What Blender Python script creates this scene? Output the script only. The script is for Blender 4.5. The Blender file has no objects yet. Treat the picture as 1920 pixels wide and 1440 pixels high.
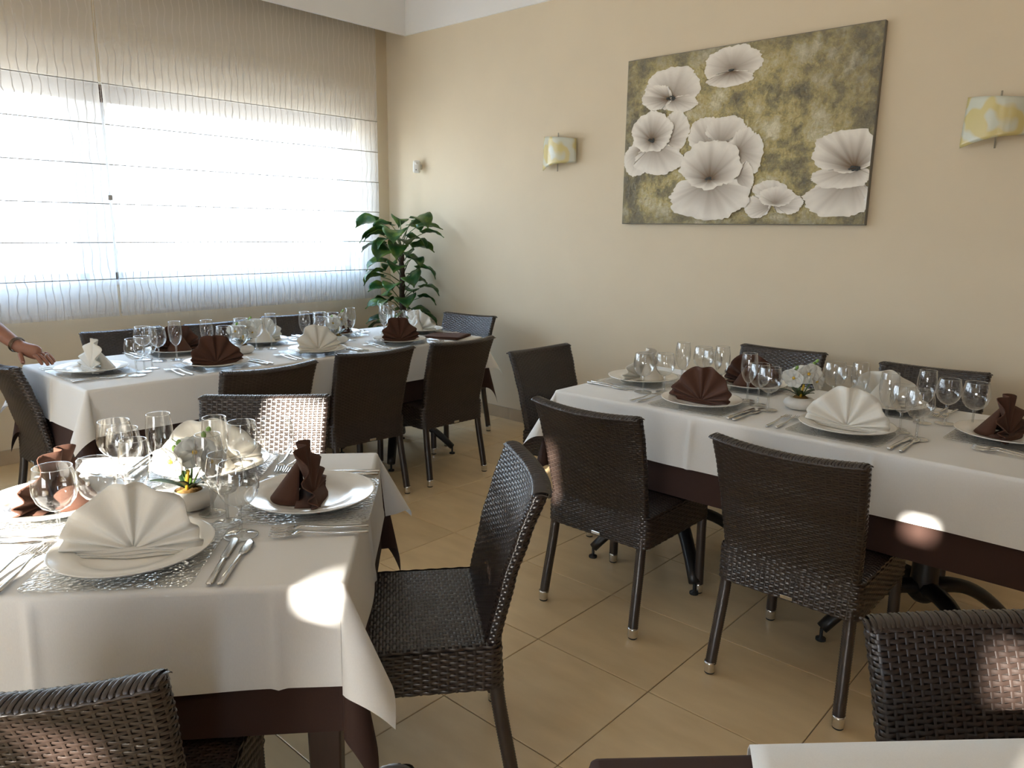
import bpy, bmesh, math, random
from mathutils import Vector, Matrix
random.seed(7)
sc = bpy.context.scene
COL = sc.collection
PI = math.pi
def rad(a): return math.radians(a)

# ------------------------------------------------------------------ camera
F_PX, CAM, YAW, PITCH, ROLL = 1410.257, (5.1011, -4.1008, 1.4113), 0.73327, 0.20284, 0.01267
fw = Vector((-math.sin(YAW) * math.cos(PITCH), math.cos(YAW) * math.cos(PITCH), -math.sin(PITCH)))
rt = Vector((math.cos(YAW), math.sin(YAW), 0))
up = rt.cross(fw)
r2 = rt * math.cos(ROLL) + up * math.sin(ROLL)
u2 = up * math.cos(ROLL) - rt * math.sin(ROLL)
cd = bpy.data.cameras.new('camera')
cd.sensor_width = 36.0
cd.lens = F_PX * 36.0 / 1920.0
cd.clip_start = 0.03
cam = bpy.data.objects.new('camera', cd)
COL.objects.link(cam)
m = Matrix((r2, u2, -fw)).transposed().to_4x4()
m.translation = CAM
cam.matrix_world = m
sc.camera = cam

# ------------------------------------------------------------------ world, sun, exposure
SKY_STRENGTH, SUN_STRENGTH, EXPOSURE = 11.5, 30.0, 0.57
SUN_TAN = 0.404                               # tan(sun elevation)
SUN_H = (-0.2588, 0.9659)                     # horizontal travel of the light
w = bpy.data.worlds.new('sky'); sc.world = w
w.use_nodes = True
nt = w.node_tree
bg = nt.nodes['Background']
tc = nt.nodes.new('ShaderNodeTexCoord')
sx = nt.nodes.new('ShaderNodeSeparateXYZ')
rp = nt.nodes.new('ShaderNodeValToRGB')
mp = nt.nodes.new('ShaderNodeMapRange')
mp.inputs[1].default_value = -1; mp.inputs[2].default_value = 1
nt.links.new(tc.outputs['Generated'], sx.inputs[0])
nt.links.new(sx.outputs['Z'], mp.inputs[0])
nt.links.new(mp.outputs[0], rp.inputs[0])
els = rp.color_ramp.elements
els[0].position = 0.0; els[0].color = (0.48, 0.465, 0.44, 1)
els[1].position = 1.0; els[1].color = (0.28, 0.52, 1.0, 1)
e = els.new(0.47); e.color = (0.60, 0.59, 0.57, 1)
e = els.new(0.52); e.color = (0.87, 0.94, 1.0, 1)
e = els.new(0.68); e.color = (0.55, 0.76, 1.0, 1)
nt.links.new(rp.outputs[0], bg.inputs['Color'])
bg.inputs['Strength'].default_value = SKY_STRENGTH

sd = bpy.data.lights.new('sun', 'SUN')
sd.energy = SUN_STRENGTH; sd.angle = 0.009; sd.color = (1.0, 0.93, 0.82)
sun = bpy.data.objects.new('sun', sd); COL.objects.link(sun)
sun.rotation_euler = Vector((SUN_H[0], SUN_H[1], -SUN_TAN)).to_track_quat('-Z', 'Y').to_euler()
sun.location = (6, -9, 5)

def portal(name, loc, rot, sx_, sy_):
    l = bpy.data.lights.new(name, 'AREA'); l.shape = 'RECTANGLE'; l.size = sx_; l.size_y = sy_
    l.cycles.is_portal = True
    o = bpy.data.objects.new(name, l); COL.objects.link(o); o.location = loc; o.rotation_euler = rot
portal('window_portal_west', (-0.28, -4.25, 1.655), (0, rad(-90), 0), 1.2, 7.9)

portal('fill_portal_east', (7.52, -6.1, 2.0), (0, rad(90), 0), 1.4, 0.7)  # guides sky light through the added east opening
portal('fill_portal_south', (5.7, -8.6, 0.80), (rad(90), 0, 0), 2.3, 1.1)  # guides sky light through the added low south opening

sc.view_settings.view_transform = 'Standard'
sc.view_settings.look = 'None'
sc.view_settings.gamma = 1.0
sc.view_settings.exposure = EXPOSURE
sc.view_settings.use_curve_mapping = False
sc.cycles.use_denoising = True
sc.cycles.max_bounces = 14
sc.cycles.diffuse_bounces = 6
sc.cycles.glossy_bounces = 6
sc.cycles.transmission_bounces = 12
sc.cycles.transparent_max_bounces = 40
sc.cycles.caustics_reflective = False
sc.cycles.caustics_refractive = False
sc.cycles.sample_clamp_indirect = 8.0

# ------------------------------------------------------------------ materials
MATS = {}
def N(nt, t): return nt.nodes.new('ShaderNode' + t)
def mat(name, color, rough=0.6, metal=0.0, spec=0.5, var=0.0, vscale=8.0, bump=0.0, bscale=60.0, stretch=(1, 1, 1), sheen=0.0, sss=0.0, coat=0.0, transl=0.0):
    m = bpy.data.materials.new(name); m.use_nodes = True
    nt = m.node_tree; b = nt.nodes['Principled BSDF']
    b.inputs['Base Color'].default_value = (*color, 1)
    b.inputs['Roughness'].default_value = rough
    b.inputs['Metallic'].default_value = metal
    b.inputs['Specular IOR Level'].default_value = spec
    if sheen: b.inputs['Sheen Weight'].default_value = sheen
    if coat: b.inputs['Coat Weight'].default_value = coat
    tcn = N(nt, 'TexCoord'); mpn = N(nt, 'Mapping'); mpn.inputs['Scale'].default_value = stretch
    nt.links.new(tcn.outputs['Object'], mpn.inputs[0])
    if var:
        no = N(nt, 'TexNoise'); no.inputs['Scale'].default_value = vscale; no.inputs['Detail'].default_value = 5
        nt.links.new(mpn.outputs[0], no.inputs['Vector'])
        mr = N(nt, 'MapRange'); mr.inputs[1].default_value = 0.3; mr.inputs[2].default_value = 0.7
        mr.inputs[3].default_value = 1 - var; mr.inputs[4].default_value = 1 + var
        nt.links.new(no.outputs['Fac'], mr.inputs[0])
        mx = N(nt, 'VectorMath'); mx.operation = 'SCALE'; mx.inputs[0].default_value = color
        nt.links.new(mr.outputs[0], mx.inputs['Scale'])
        nt.links.new(mx.outputs[0], b.inputs['Base Color'])
    if bump:
        n2 = N(nt, 'TexNoise'); n2.inputs['Scale'].default_value = bscale; n2.inputs['Detail'].default_value = 3
        nt.links.new(mpn.outputs[0], n2.inputs['Vector'])
        bp = N(nt, 'Bump'); bp.inputs['Strength'].default_value = bump; bp.inputs['Distance'].default_value = 0.002
        nt.links.new(n2.outputs['Fac'], bp.inputs['Height'])
        nt.links.new(bp.outputs[0], b.inputs['Normal'])
    if transl:
        tr = N(nt, 'BsdfTranslucent'); tr.inputs['Color'].default_value = (*color, 1)
        ms = N(nt, 'MixShader'); ms.inputs[0].default_value = transl
        out = nt.nodes['Material Output']
        nt.links.new(b.outputs[0], ms.inputs[1]); nt.links.new(tr.outputs[0], ms.inputs[2])
        nt.links.new(ms.outputs[0], out.inputs['Surface'])
    MATS[name] = m
    return m

mat('wall_paint', (0.69, 0.595, 0.44), 0.75, var=0.02, vscale=3, bump=0.15, bscale=90)
mat('bounce_dark_wall', (0.16, 0.10, 0.06), 0.5, var=0.15, vscale=6, stretch=(6, 6, 1))  # for the unseen east wall, made dark to cut light bounced off it
mat('white_paint', (0.80, 0.80, 0.79), 0.7, var=0.01, vscale=3, bump=0.08, bscale=90)
mat('skirting_tile', (0.47, 0.37, 0.25), 0.35, var=0.06, vscale=12)
mat('grout', (0.22, 0.17, 0.12), 0.9)
mat('pvc_white', (0.82, 0.84, 0.86), 0.35)
mat('shutter_brown', (0.06, 0.03, 0.022), 0.5)
mat('batten_grey', (0.45, 0.44, 0.43), 0.6)
mat('cord_white', (0.8, 0.78, 0.74), 0.6)
mat('linen_white', (0.85, 0.845, 0.825), 0.85, var=0.025, vscale=700, bump=0.10, bscale=900, stretch=(1, 1, 0.25), sheen=0.15, transl=0.12)
mat('linen_brown', (0.036, 0.0135, 0.008), 0.85, var=0.06, vscale=500, bump=0.1, bscale=900)
mat('napkin_white', (0.80, 0.77, 0.70), 0.8, var=0.02, vscale=500, bump=0.12, bscale=900, sheen=0.15, transl=0.2)
mat('napkin_brown', (0.070, 0.027, 0.0145), 0.9, var=0.08, vscale=400, bump=0.12, bscale=900)
mat('rattan', (0.027, 0.0175, 0.0142), 0.34, spec=0.75, var=0.2, vscale=30)
mat('rattan_core', (0.014, 0.009, 0.007), 0.6)
mat('chrome', (0.72, 0.71, 0.69), 0.22, metal=1.0)
mat('steel', (0.66, 0.65, 0.63), 0.17, metal=1.0)
mat('rubber', (0.015, 0.014, 0.013), 0.7)
mat('black_metal', (0.012, 0.010, 0.009), 0.4)
mat('dark_wood', (0.028, 0.012, 0.009), 0.4, var=0.15, vscale=10, stretch=(8, 8, 1))
mat('tabletop_wood', (0.10, 0.05, 0.03), 0.5, var=0.1, vscale=10, stretch=(1, 8, 8))
mat('porcelain', (0.80, 0.78, 0.73), 0.14, spec=0.6)
mat('stone_pot', (0.74, 0.73, 0.70), 0.4, var=0.06, vscale=30)
mat('gold_moss', (0.20, 0.11, 0.028), 0.9, var=0.3, vscale=120, bump=0.8, bscale=200)
mat('orchid_leaf', (0.016, 0.038, 0.013), 0.4, var=0.2, vscale=40)
mat('orchid_stem', (0.11, 0.20, 0.04), 0.5)
mat('orchid_bud', (0.22, 0.36, 0.08), 0.5, var=0.1, vscale=60)
mat('orchid_petal', (0.86, 0.85, 0.80), 0.6, transl=0.3)
mat('orchid_lip', (0.75, 0.48, 0.06), 0.5)
mat('yellow_stick', (0.55, 0.36, 0.03), 0.5)
mat('petiole', (0.09, 0.15, 0.035), 0.5)
mat('coir', (0.045, 0.028, 0.016), 0.95, var=0.35, vscale=50, bump=1.0, bscale=90)
mat('pot_terracotta', (0.22, 0.11, 0.06), 0.7, var=0.1)
mat('soil', (0.03, 0.02, 0.013), 0.95, bump=0.8, bscale=60)
mat('canvas_edge', (0.20, 0.19, 0.165), 0.8, var=0.1, vscale=20)
mat('sconce_metal', (0.50, 0.47, 0.40), 0.35, metal=0.6)
mat('sensor_white', (0.80, 0.80, 0.77), 0.35)
mat('sensor_dark', (0.12, 0.13, 0.13), 0.3)
mat('skin', (0.27, 0.12, 0.075), 0.5, var=0.06, vscale=25, bump=0.15, bscale=150)
mat('nail', (0.62, 0.38, 0.32), 0.3)
mat('blouse_white', (0.74, 0.76, 0.78), 0.85, bump=0.2, bscale=60)
mat('trousers_black', (0.02, 0.02, 0.022), 0.8)
mat('hair_brown', (0.05, 0.028, 0.016), 0.5, bump=0.6, bscale=60, stretch=(6, 6, 1))
mat('bracelet_metal', (0.14, 0.10, 0.06), 0.4, metal=0.9)
mat('lip_red', (0.35, 0.11, 0.09), 0.5)
mat('eye_white', (0.75, 0.75, 0.73), 0.3)

# floor tile: warm beige porcelain with soft clouds, each tile a little different
def floor_mat():
    m = bpy.data.materials.new('floor_tile'); m.use_nodes = True
    nt = m.node_tree; b = nt.nodes['Principled BSDF']
    tcn = N(nt, 'TexCoord'); oi = N(nt, 'ObjectInfo')
    ad = N(nt, 'VectorMath'); ad.operation = 'ADD'
    cb = N(nt, 'CombineXYZ'); ml = N(nt, 'Math'); ml.operation = 'MULTIPLY'; ml.inputs[1].default_value = 37.0
    nt.links.new(oi.outputs['Random'], ml.inputs[0]); nt.links.new(ml.outputs[0], cb.inputs[2])
    nt.links.new(tcn.outputs['Object'], ad.inputs[0]); nt.links.new(cb.outputs[0], ad.inputs[1])
    mpn = N(nt, 'Mapping'); mpn.inputs['Scale'].default_value = (1.0, 3.0, 1)
    nt.links.new(ad.outputs[0], mpn.inputs[0])
    no = N(nt, 'TexNoise'); no.inputs['Scale'].default_value = 4.0; no.inputs['Detail'].default_value = 8
    nt.links.new(mpn.outputs[0], no.inputs['Vector'])
    cr = N(nt, 'ValToRGB'); cr.color_ramp.elements[0].position = 0.3; cr.color_ramp.elements[1].position = 0.72
    cr.color_ramp.elements[0].color = (0.68, 0.505, 0.285, 1); cr.color_ramp.elements[1].color = (0.79, 0.605, 0.36, 1)
    nt.links.new(no.outputs['Fac'], cr.inputs[0])
    mr = N(nt, 'MapRange'); mr.inputs[3].default_value = 0.95; mr.inputs[4].default_value = 1.05
    nt.links.new(oi.outputs['Random'], mr.inputs[0])
    vs = N(nt, 'VectorMath'); vs.operation = 'SCALE'
    nt.links.new(cr.outputs[0], vs.inputs[0]); nt.links.new(mr.outputs[0], vs.inputs['Scale'])
    nt.links.new(vs.outputs[0], b.inputs['Base Color'])
    b.inputs['Roughness'].default_value = 0.33
    MATS['floor_tile'] = m
floor_mat()

def thin_glass(name, tint, base_refl, frost=0.0, bump=0.0, bscale=40, power=3.0):
    # a thin clear wall: light passes straight through, the surface reflects by Fresnel
    m = bpy.data.materials.new(name); m.use_nodes = True
    nt = m.node_tree; nt.nodes.remove(nt.nodes['Principled BSDF']); out = nt.nodes['Material Output']
    tr = N(nt, 'BsdfTransparent'); tr.inputs['Color'].default_value = (*tint, 1)
    gl = N(nt, 'BsdfGlossy'); gl.inputs['Roughness'].default_value = 0.02
    lw = N(nt, 'LayerWeight'); lw.inputs['Blend'].default_value = 0.5
    pw = N(nt, 'Math'); pw.operation = 'POWER'; pw.inputs[1].default_value = power; nt.links.new(lw.outputs['Facing'], pw.inputs[0])
    fr = N(nt, 'MapRange'); fr.inputs[3].default_value = base_refl; fr.inputs[4].default_value = 0.9; nt.links.new(pw.outputs[0], fr.inputs[0])
    ms = N(nt, 'MixShader')
    nt.links.new(fr.outputs[0], ms.inputs[0]); nt.links.new(tr.outputs[0], ms.inputs[1]); nt.links.new(gl.outputs[0], ms.inputs[2])
    last = ms
    if bump:
        tcn = N(nt, 'TexCoord'); vo = N(nt, 'TexVoronoi'); vo.inputs['Scale'].default_value = bscale
        nt.links.new(tcn.outputs['Object'], vo.inputs['Vector'])
        bp = N(nt, 'Bump'); bp.inputs['Strength'].default_value = bump; bp.inputs['Distance'].default_value = 0.004
        nt.links.new(vo.outputs['Distance'], bp.inputs['Height'])
        nt.links.new(bp.outputs[0], gl.inputs['Normal']); nt.links.new(bp.outputs[0], lw.inputs['Normal'])
    if frost:
        df = N(nt, 'BsdfDiffuse'); df.inputs['Color'].default_value = (0.75, 0.77, 0.78, 1)
        m2 = N(nt, 'MixShader'); m2.inputs[0].default_value = frost
        nt.links.new(ms.outputs[0], m2.inputs[1]); nt.links.new(df.outputs[0], m2.inputs[2]); last = m2
    nt.links.new(last.outputs[0], out.inputs['Surface'])
    MATS[name] = m
thin_glass('glass_bowl', (0.965, 0.97, 0.97), 0.09, power=2.2)
thin_glass('glass_stem', (0.93, 0.94, 0.94), 0.14, power=1.6)
thin_glass('glass_pane', (0.95, 0.97, 0.98), 0.05)
thin_glass('mat_glass', (0.975, 0.98, 0.98), 0.035, frost=0.02, bump=0.7, bscale=110)

def sheer():
    # sheer blind fabric: fine open voile with wavy vertical threads
    m = bpy.data.materials.new('sheer_fabric'); m.use_nodes = True
    nt = m.node_tree; nt.nodes.remove(nt.nodes['Principled BSDF']); out = nt.nodes['Material Output']
    tcn = N(nt, 'TexCoord'); sp = N(nt, 'SeparateXYZ'); nt.links.new(tcn.outputs['Object'], sp.inputs[0])
    mpn = N(nt, 'Mapping'); mpn.inputs['Scale'].default_value = (1, 7.0, 9.0); nt.links.new(tcn.outputs['Object'], mpn.inputs[0])
    no = N(nt, 'TexNoise'); no.inputs['Scale'].default_value = 1.0; no.inputs['Detail'].default_value = 1.5
    nt.links.new(mpn.outputs[0], no.inputs['Vector'])
    off = N(nt, 'Math'); off.operation = 'MULTIPLY'; off.inputs[1].default_value = 0.045; nt.links.new(no.outputs['Fac'], off.inputs[0])
    ad = N(nt, 'Math'); ad.operation = 'ADD'; nt.links.new(sp.outputs['Y'], ad.inputs[0]); nt.links.new(off.outputs[0], ad.inputs[1])
    def lines(period, lo):
        k = N(nt, 'Math'); k.operation = 'MULTIPLY'; k.inputs[1].default_value = 2 * PI / period; nt.links.new(ad.outputs[0], k.inputs[0])
        s = N(nt, 'Math'); s.operation = 'SINE'; nt.links.new(k.outputs[0], s.inputs[0])
        r = N(nt, 'MapRange'); r.inputs[1].default_value = lo; r.inputs[2].default_value = min(lo + 0.12, 1.0); nt.links.new(s.outputs[0], r.inputs[0])
        return r
    a = lines(0.046, 0.89)
    nb = N(nt, 'TexNoise'); nb.inputs['Scale'].default_value = 2.5; nt.links.new(tcn.outputs['Object'], nb.inputs['Vector'])
    rb = N(nt, 'MapRange'); rb.inputs[1].default_value = 0.35; rb.inputs[2].default_value = 0.65; rb.inputs[3].default_value = 0.85; nt.links.new(nb.outputs['Fac'], rb.inputs[0])
    th = N(nt, 'Math'); th.operation = 'MULTIPLY'; nt.links.new(a.outputs[0], th.inputs[0]); nt.links.new(rb.outputs[0], th.inputs[1])
    df = N(nt, 'BsdfDiffuse'); cm = N(nt, 'Mix'); cm.data_type = 'RGBA'; cm.inputs[6].default_value = (0.84, 0.83, 0.81, 1); cm.inputs[7].default_value = (0.55, 0.54, 0.53, 1); nt.links.new(th.outputs[0], cm.inputs[0]); nt.links.new(cm.outputs[2], df.inputs['Color'])
    tl = N(nt, 'BsdfTranslucent'); tl.inputs['Color'].default_value = (0.80, 0.78, 0.75, 1)
    tf = N(nt, 'MapRange'); tf.inputs[3].default_value = 0.55; tf.inputs[4].default_value = 0.04; nt.links.new(th.outputs[0], tf.inputs[0])
    m1 = N(nt, 'MixShader'); nt.links.new(tf.outputs[0], m1.inputs[0]); nt.links.new(df.outputs[0], m1.inputs[1]); nt.links.new(tl.outputs[0], m1.inputs[2])
    tr = N(nt, 'BsdfTransparent')
    r = N(nt, 'MapRange'); r.inputs[3].default_value = 0.57; r.inputs[4].default_value = 0.985; nt.links.new(th.outputs[0], r.inputs[0])
    m2 = N(nt, 'MixShader'); nt.links.new(r.outputs[0], m2.inputs[0]); nt.links.new(tr.outputs[0], m2.inputs[1]); nt.links.new(m1.outputs[0], m2.inputs[2])
    nt.links.new(m2.outputs[0], out.inputs['Surface'])
    MATS['sheer_fabric'] = m
sheer()

def leaf_mat():
    m = bpy.data.materials.new('pothos_leaf'); m.use_nodes = True
    nt = m.node_tree; b = nt.nodes['Principled BSDF']
    oi = N(nt, 'ObjectInfo'); tcn = N(nt, 'TexCoord')
    no = N(nt, 'TexNoise'); no.inputs['Scale'].default_value = 16; no.inputs['Detail'].default_value = 3; nt.links.new(tcn.outputs['Object'], no.inputs['Vector'])
    cr = N(nt, 'ValToRGB'); cr.color_ramp.elements[0].position = 0.45; cr.color_ramp.elements[1].position = 0.78
    cr.color_ramp.elements[0].color = (0.024, 0.095, 0.026, 1); cr.color_ramp.elements[1].color = (0.20, 0.30, 0.045, 1)
    nt.links.new(no.outputs['Fac'], cr.inputs[0])
    mr = N(nt, 'MapRange'); mr.inputs[3].default_value = 0.7; mr.inputs[4].default_value = 1.35; nt.links.new(oi.outputs['Random'], mr.inputs[0])
    vs = N(nt, 'VectorMath'); vs.operation = 'SCALE'; nt.links.new(cr.outputs[0], vs.inputs[0]); nt.links.new(mr.outputs[0], vs.inputs['Scale'])
    nt.links.new(vs.outputs[0], b.inputs['Base Color'])
    b.inputs['Roughness'].default_value = 0.3
    tl = N(nt, 'BsdfTranslucent'); tl.inputs['Color'].default_value = (0.10, 0.22, 0.03, 1)
    ms = N(nt, 'MixShader'); ms.inputs[0].default_value = 0.2
    nt.links.new(b.outputs[0], ms.inputs[1]); nt.links.new(tl.outputs[0], ms.inputs[2]); nt.links.new(ms.outputs[0], nt.nodes['Material Output'].inputs['Surface'])
    MATS['pothos_leaf'] = m
leaf_mat()

def canvas_mat():
    # impasto ground of the painting: ochre, olive and grey daubs, greyer towards its borders and top right
    m = bpy.data.materials.new('painted_canvas'); m.use_nodes = True
    nt = m.node_tree; b = nt.nodes['Principled BSDF']; b.inputs['Roughness'].default_value = 0.7
    tcn = N(nt, 'TexCoord')
    n1 = N(nt, 'TexNoise'); n1.inputs['Scale'].default_value = 7; n1.inputs['Detail'].default_value = 9; n1.inputs['Roughness'].default_value = 0.68
    n2 = N(nt, 'TexNoise'); n2.inputs['Scale'].default_value = 26; n2.inputs['Detail'].default_value = 6
    nt.links.new(tcn.outputs['Object'], n1.inputs['Vector']); nt.links.new(tcn.outputs['Object'], n2.inputs['Vector'])
    cr = N(nt, 'ValToRGB'); el = cr.color_ramp.elements
    el[0].position = 0.34; el[0].color = (0.17, 0.155, 0.115, 1); el[1].position = 0.655; el[1].color = (0.78, 0.72, 0.52, 1)
    x = el.new(0.44); x.color = (0.33, 0.29, 0.165, 1); x = el.new(0.51); x.color = (0.54, 0.455, 0.21, 1); x = el.new(0.58); x.color = (0.60, 0.55, 0.36, 1)
    nt.links.new(n1.outputs['Fac'], cr.inputs[0])
    # border greying
    sp = N(nt, 'SeparateXYZ'); nt.links.new(tcn.outputs['Object'], sp.inputs[0])
    def edge(sock, half, wdt):
        a = N(nt, 'Math'); a.operation = 'ABSOLUTE'; nt.links.new(sock, a.inputs[0])
        r = N(nt, 'MapRange'); r.inputs[1].default_value = half - wdt; r.inputs[2].default_value = half; nt.links.new(a.outputs[0], r.inputs[0]); return r
    ex = edge(sp.outputs['X'], 0.76, 0.20); ez = edge(sp.outputs['Z'], 0.52, 0.15)
    mxx = N(nt, 'Math'); mxx.operation = 'MAXIMUM'; nt.links.new(ex.outputs[0], mxx.inputs[0]); nt.links.new(ez.outputs[0], mxx.inputs[1])
    # top-right corner distance
    vd = N(nt, 'VectorMath'); vd.operation = 'DISTANCE'; vd.inputs[1].default_value = (0.74, 0, 0.42); nt.links.new(tcn.outputs['Object'], vd.inputs[0])
    rd = N(nt, 'MapRange'); rd.inputs[1].default_value = 0.55; rd.inputs[2].default_value = 0.05; nt.links.new(vd.outputs['Value'], rd.inputs[0])
    mm = N(nt, 'Math'); mm.operation = 'MAXIMUM'; nt.links.new(mxx.outputs[0], mm.inputs[0]); nt.links.new(rd.outputs[0], mm.inputs[1])
    s2 = N(nt, 'Math'); s2.operation = 'MULTIPLY'; nt.links.new(mm.outputs[0], s2.inputs[0])
    r2_ = N(nt, 'MapRange'); r2_.inputs[1].default_value = 0.3; r2_.inputs[2].default_value = 0.7; r2_.inputs[3].default_value = 0.35; r2_.inputs[4].default_value = 1.0
    nt.links.new(n2.outputs['Fac'], r2_.inputs[0]); nt.links.new(r2_.outputs[0], s2.inputs[1])
    mx = N(nt, 'Mix'); mx.data_type = 'RGBA'; mx.inputs[7].default_value = (0.17, 0.158, 0.13, 1)
    nt.links.new(s2.outputs[0], mx.inputs[0]); nt.links.new(cr.outputs[0], mx.inputs[6])
    nt.links.new(mx.outputs[2], b.inputs['Base Color'])
    bp = N(nt, 'Bump'); bp.inputs['Strength'].default_value = 1.0; bp.inputs['Distance'].default_value = 0.03
    sm = N(nt, 'Math'); sm.operation = 'ADD'; nt.links.new(n1.outputs['Fac'], sm.inputs[0]); nt.links.new(n2.outputs['Fac'], sm.inputs[1])
    nt.links.new(sm.outputs[0], bp.inputs['Height']); nt.links.new(bp.outputs[0], b.inputs['Normal'])
    MATS['painted_canvas'] = m
    p = bpy.data.materials.new('painted_petal'); p.use_nodes = True
    nt = p.node_tree; b = nt.nodes['Principled BSDF']; b.inputs['Roughness'].default_value = 0.7
    at = N(nt, 'Attribute'); at.attribute_name = 'paint'; nt.links.new(at.outputs['Color'], b.inputs['Base Color'])
    tcn = N(nt, 'TexCoord'); n2 = N(nt, 'TexNoise'); n2.inputs['Scale'].default_value = 60; nt.links.new(tcn.outputs['Object'], n2.inputs['Vector'])
    bp = N(nt, 'Bump'); bp.inputs['Strength'].default_value = 0.5; bp.inputs['Distance'].default_value = 0.003
    nt.links.new(n2.outputs['Fac'], bp.inputs['Height']); nt.links.new(bp.outputs[0], b.inputs['Normal'])
    MATS['painted_petal'] = p
canvas_mat()

def shade_glass():
    # satin glass wall lamp shade with pale ochre and blue-white swirls
    m = bpy.data.materials.new('swirl_glass'); m.use_nodes = True
    nt = m.node_tree; b = nt.nodes['Principled BSDF']; b.inputs['Roughness'].default_value = 0.22
    tcn = N(nt, 'TexCoord'); wv = N(nt, 'TexWave'); wv.wave_type = 'RINGS'; wv.rings_direction = 'SPHERICAL'
    wv.inputs['Scale'].default_value = 5.5; wv.inputs['Distortion'].default_value = 5.0; wv.inputs['Detail'].default_value = 1.0; wv.inputs['Detail Scale'].default_value = 2.0
    nt.links.new(tcn.outputs['Object'], wv.inputs['Vector'])
    cr = N(nt, 'ValToRGB'); cr.color_ramp.elements[0].position = 0.25; cr.color_ramp.elements[1].position = 0.8
    cr.color_ramp.elements[0].color = (0.62, 0.53, 0.24, 1); cr.color_ramp.elements[1].color = (0.60, 0.62, 0.52, 1)
    nt.links.new(wv.outputs['Fac'], cr.inputs[0]); nt.links.new(cr.outputs[0], b.inputs['Base Color'])
    MATS['swirl_glass'] = m
shade_glass()

# ------------------------------------------------------------------ helpers
def link(o):
    COL.objects.link(o); return o
def smooth(me):
    me.polygons.foreach_set('use_smooth', [True] * len(me.polygons))
class MB:
    """collects vertices and faces, then links them as ONE mesh object"""
    def __init__(s): s.v = []; s.f = []
    def add(s, vs, fs):
        n = len(s.v); s.v.extend([tuple(v) for v in vs]); s.f.extend([tuple(i + n for i in f) for f in fs]); return n
    def box(s, x0, x1, y0, y1, z0, z1):
        s.add([(x0, y0, z0), (x1, y0, z0), (x1, y1, z0), (x0, y1, z0), (x0, y0, z1), (x1, y0, z1), (x1, y1, z1), (x0, y1, z1)],
              [(0, 3, 2, 1), (4, 5, 6, 7), (0, 1, 5, 4), (1, 2, 6, 5), (2, 3, 7, 6), (3, 0, 4, 7)])
    def grid(s, rows, closed_u=False, closed_v=False):
        nr, nc = len(rows), len(rows[0])
        vs = [p for r in rows for p in r]; fs = []
        for i in range(nr if closed_v else nr - 1):
            for j in range(nc if closed_u else nc - 1):
                a = i * nc + j; b_ = i * nc + (j + 1) % nc; c = ((i + 1) % nr) * nc + (j + 1) % nc; d = ((i + 1) % nr) * nc + j
                fs.append((a, b_, c, d))
        s.add(vs, fs)
    def lathe(s, prof, n=24, c=(0, 0, 0), cap0=False, cap1=False):
        rows = [[(c[0] + r * math.cos(2 * PI * k / n), c[1] + r * math.sin(2 * PI * k / n), c[2] + z) for k in range(n)] for r, z in prof]
        base = len(s.v)
        s.grid(rows, closed_u=True)
        if cap0: s.f.append(tuple(base + k for k in reversed(range(n))))
        if cap1:
            o = base + (len(prof) - 1) * n; s.f.append(tuple(o + k for k in range(n)))
    def tube(s, pts, radii, n=8, caps=True, squash=None):
        pts = [Vector(p) for p in pts]
        if not hasattr(radii, '__len__'): radii = [radii] * len(pts)
        rows = []; prev = None
        for i, p in enumerate(pts):
            t = (pts[min(i + 1, len(pts) - 1)] - pts[max(i - 1, 0)]).normalized()
            if prev is None:
                a = Vector((0, 0, 1)) if abs(t.z) < 0.9 else Vector((1, 0, 0))
                u = t.cross(a).normalized()
            else:
                u = (prev - t * prev.dot(t)).normalized()
            prev = u; v = t.cross(u)
            q = squash or 1.0
            rows.append([p + (u * math.cos(2 * PI * k / n) + v * math.sin(2 * PI * k / n) * q) * radii[i] for k in range(n)])
        base = len(s.v)
        s.grid(rows, closed_u=True)
        if caps:
            s.f.append(tuple(base + k for k in reversed(range(n))))
            o = base + (len(pts) - 1) * n; s.f.append(tuple(o + k for k in range(n)))
    def mesh(s, name, material, sm=True):
        me = bpy.data.meshes.new(name); me.from_pydata(s.v, [], s.f)
        bm = bmesh.new(); bm.from_mesh(me); bmesh.ops.recalc_face_normals(bm, faces=bm.faces); bm.to_mesh(me); bm.free()
        if sm: smooth(me)
        me.materials.append(MATS[material]); me.update()
        return me
    def build(s, name, material, parent=None, sm=True, loc=None, rot=None):
        o = link(bpy.data.objects.new(name, s.mesh(name, material, sm)))
        if parent: o.parent = parent
        if loc: o.location = loc
        if rot: o.rotation_euler = rot
        return o
def obj(name, me, parent=None, loc=None, rot=None):
    o = link(bpy.data.objects.new(name, me))
    if parent: o.parent = parent
    if loc is not None: o.location = loc
    if rot is not None: o.rotation_euler = rot
    return o
def tag(o, label=None, cat=None, group=None, kind=None):
    if label: o['label'] = label
    if cat: o['category'] = cat
    if group: o['group'] = group
    if kind: o['kind'] = kind
    return o
def thing(name, label, cat, loc=(0, 0, 0), rz=0.0, group=None):
    o = link(bpy.data.objects.new(name, None)); o.empty_display_size = 0.05
    o.location = loc; o.rotation_euler = (0, 0, rz)
    return tag(o, label, cat, group)
def copy_tree(o, parent=None):
    c = o.copy(); COL.objects.link(c); c.parent = parent
    for ch in list(o.children): copy_tree(ch, c)
    return c
def bevel(o, w, seg=2):
    b = o.modifiers.new('bevel', 'BEVEL'); b.width = w; b.segments = seg; b.limit_method = 'ANGLE'; return o
def solid(o, t, off=0.0):
    b = o.modifiers.new('thickness', 'SOLIDIFY'); b.thickness = t; b.offset = off; return o
def subsurf(o, n=1):
    b = o.modifiers.new('subsurf', 'SUBSURF'); b.levels = n; b.render_levels = n; return o
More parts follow.
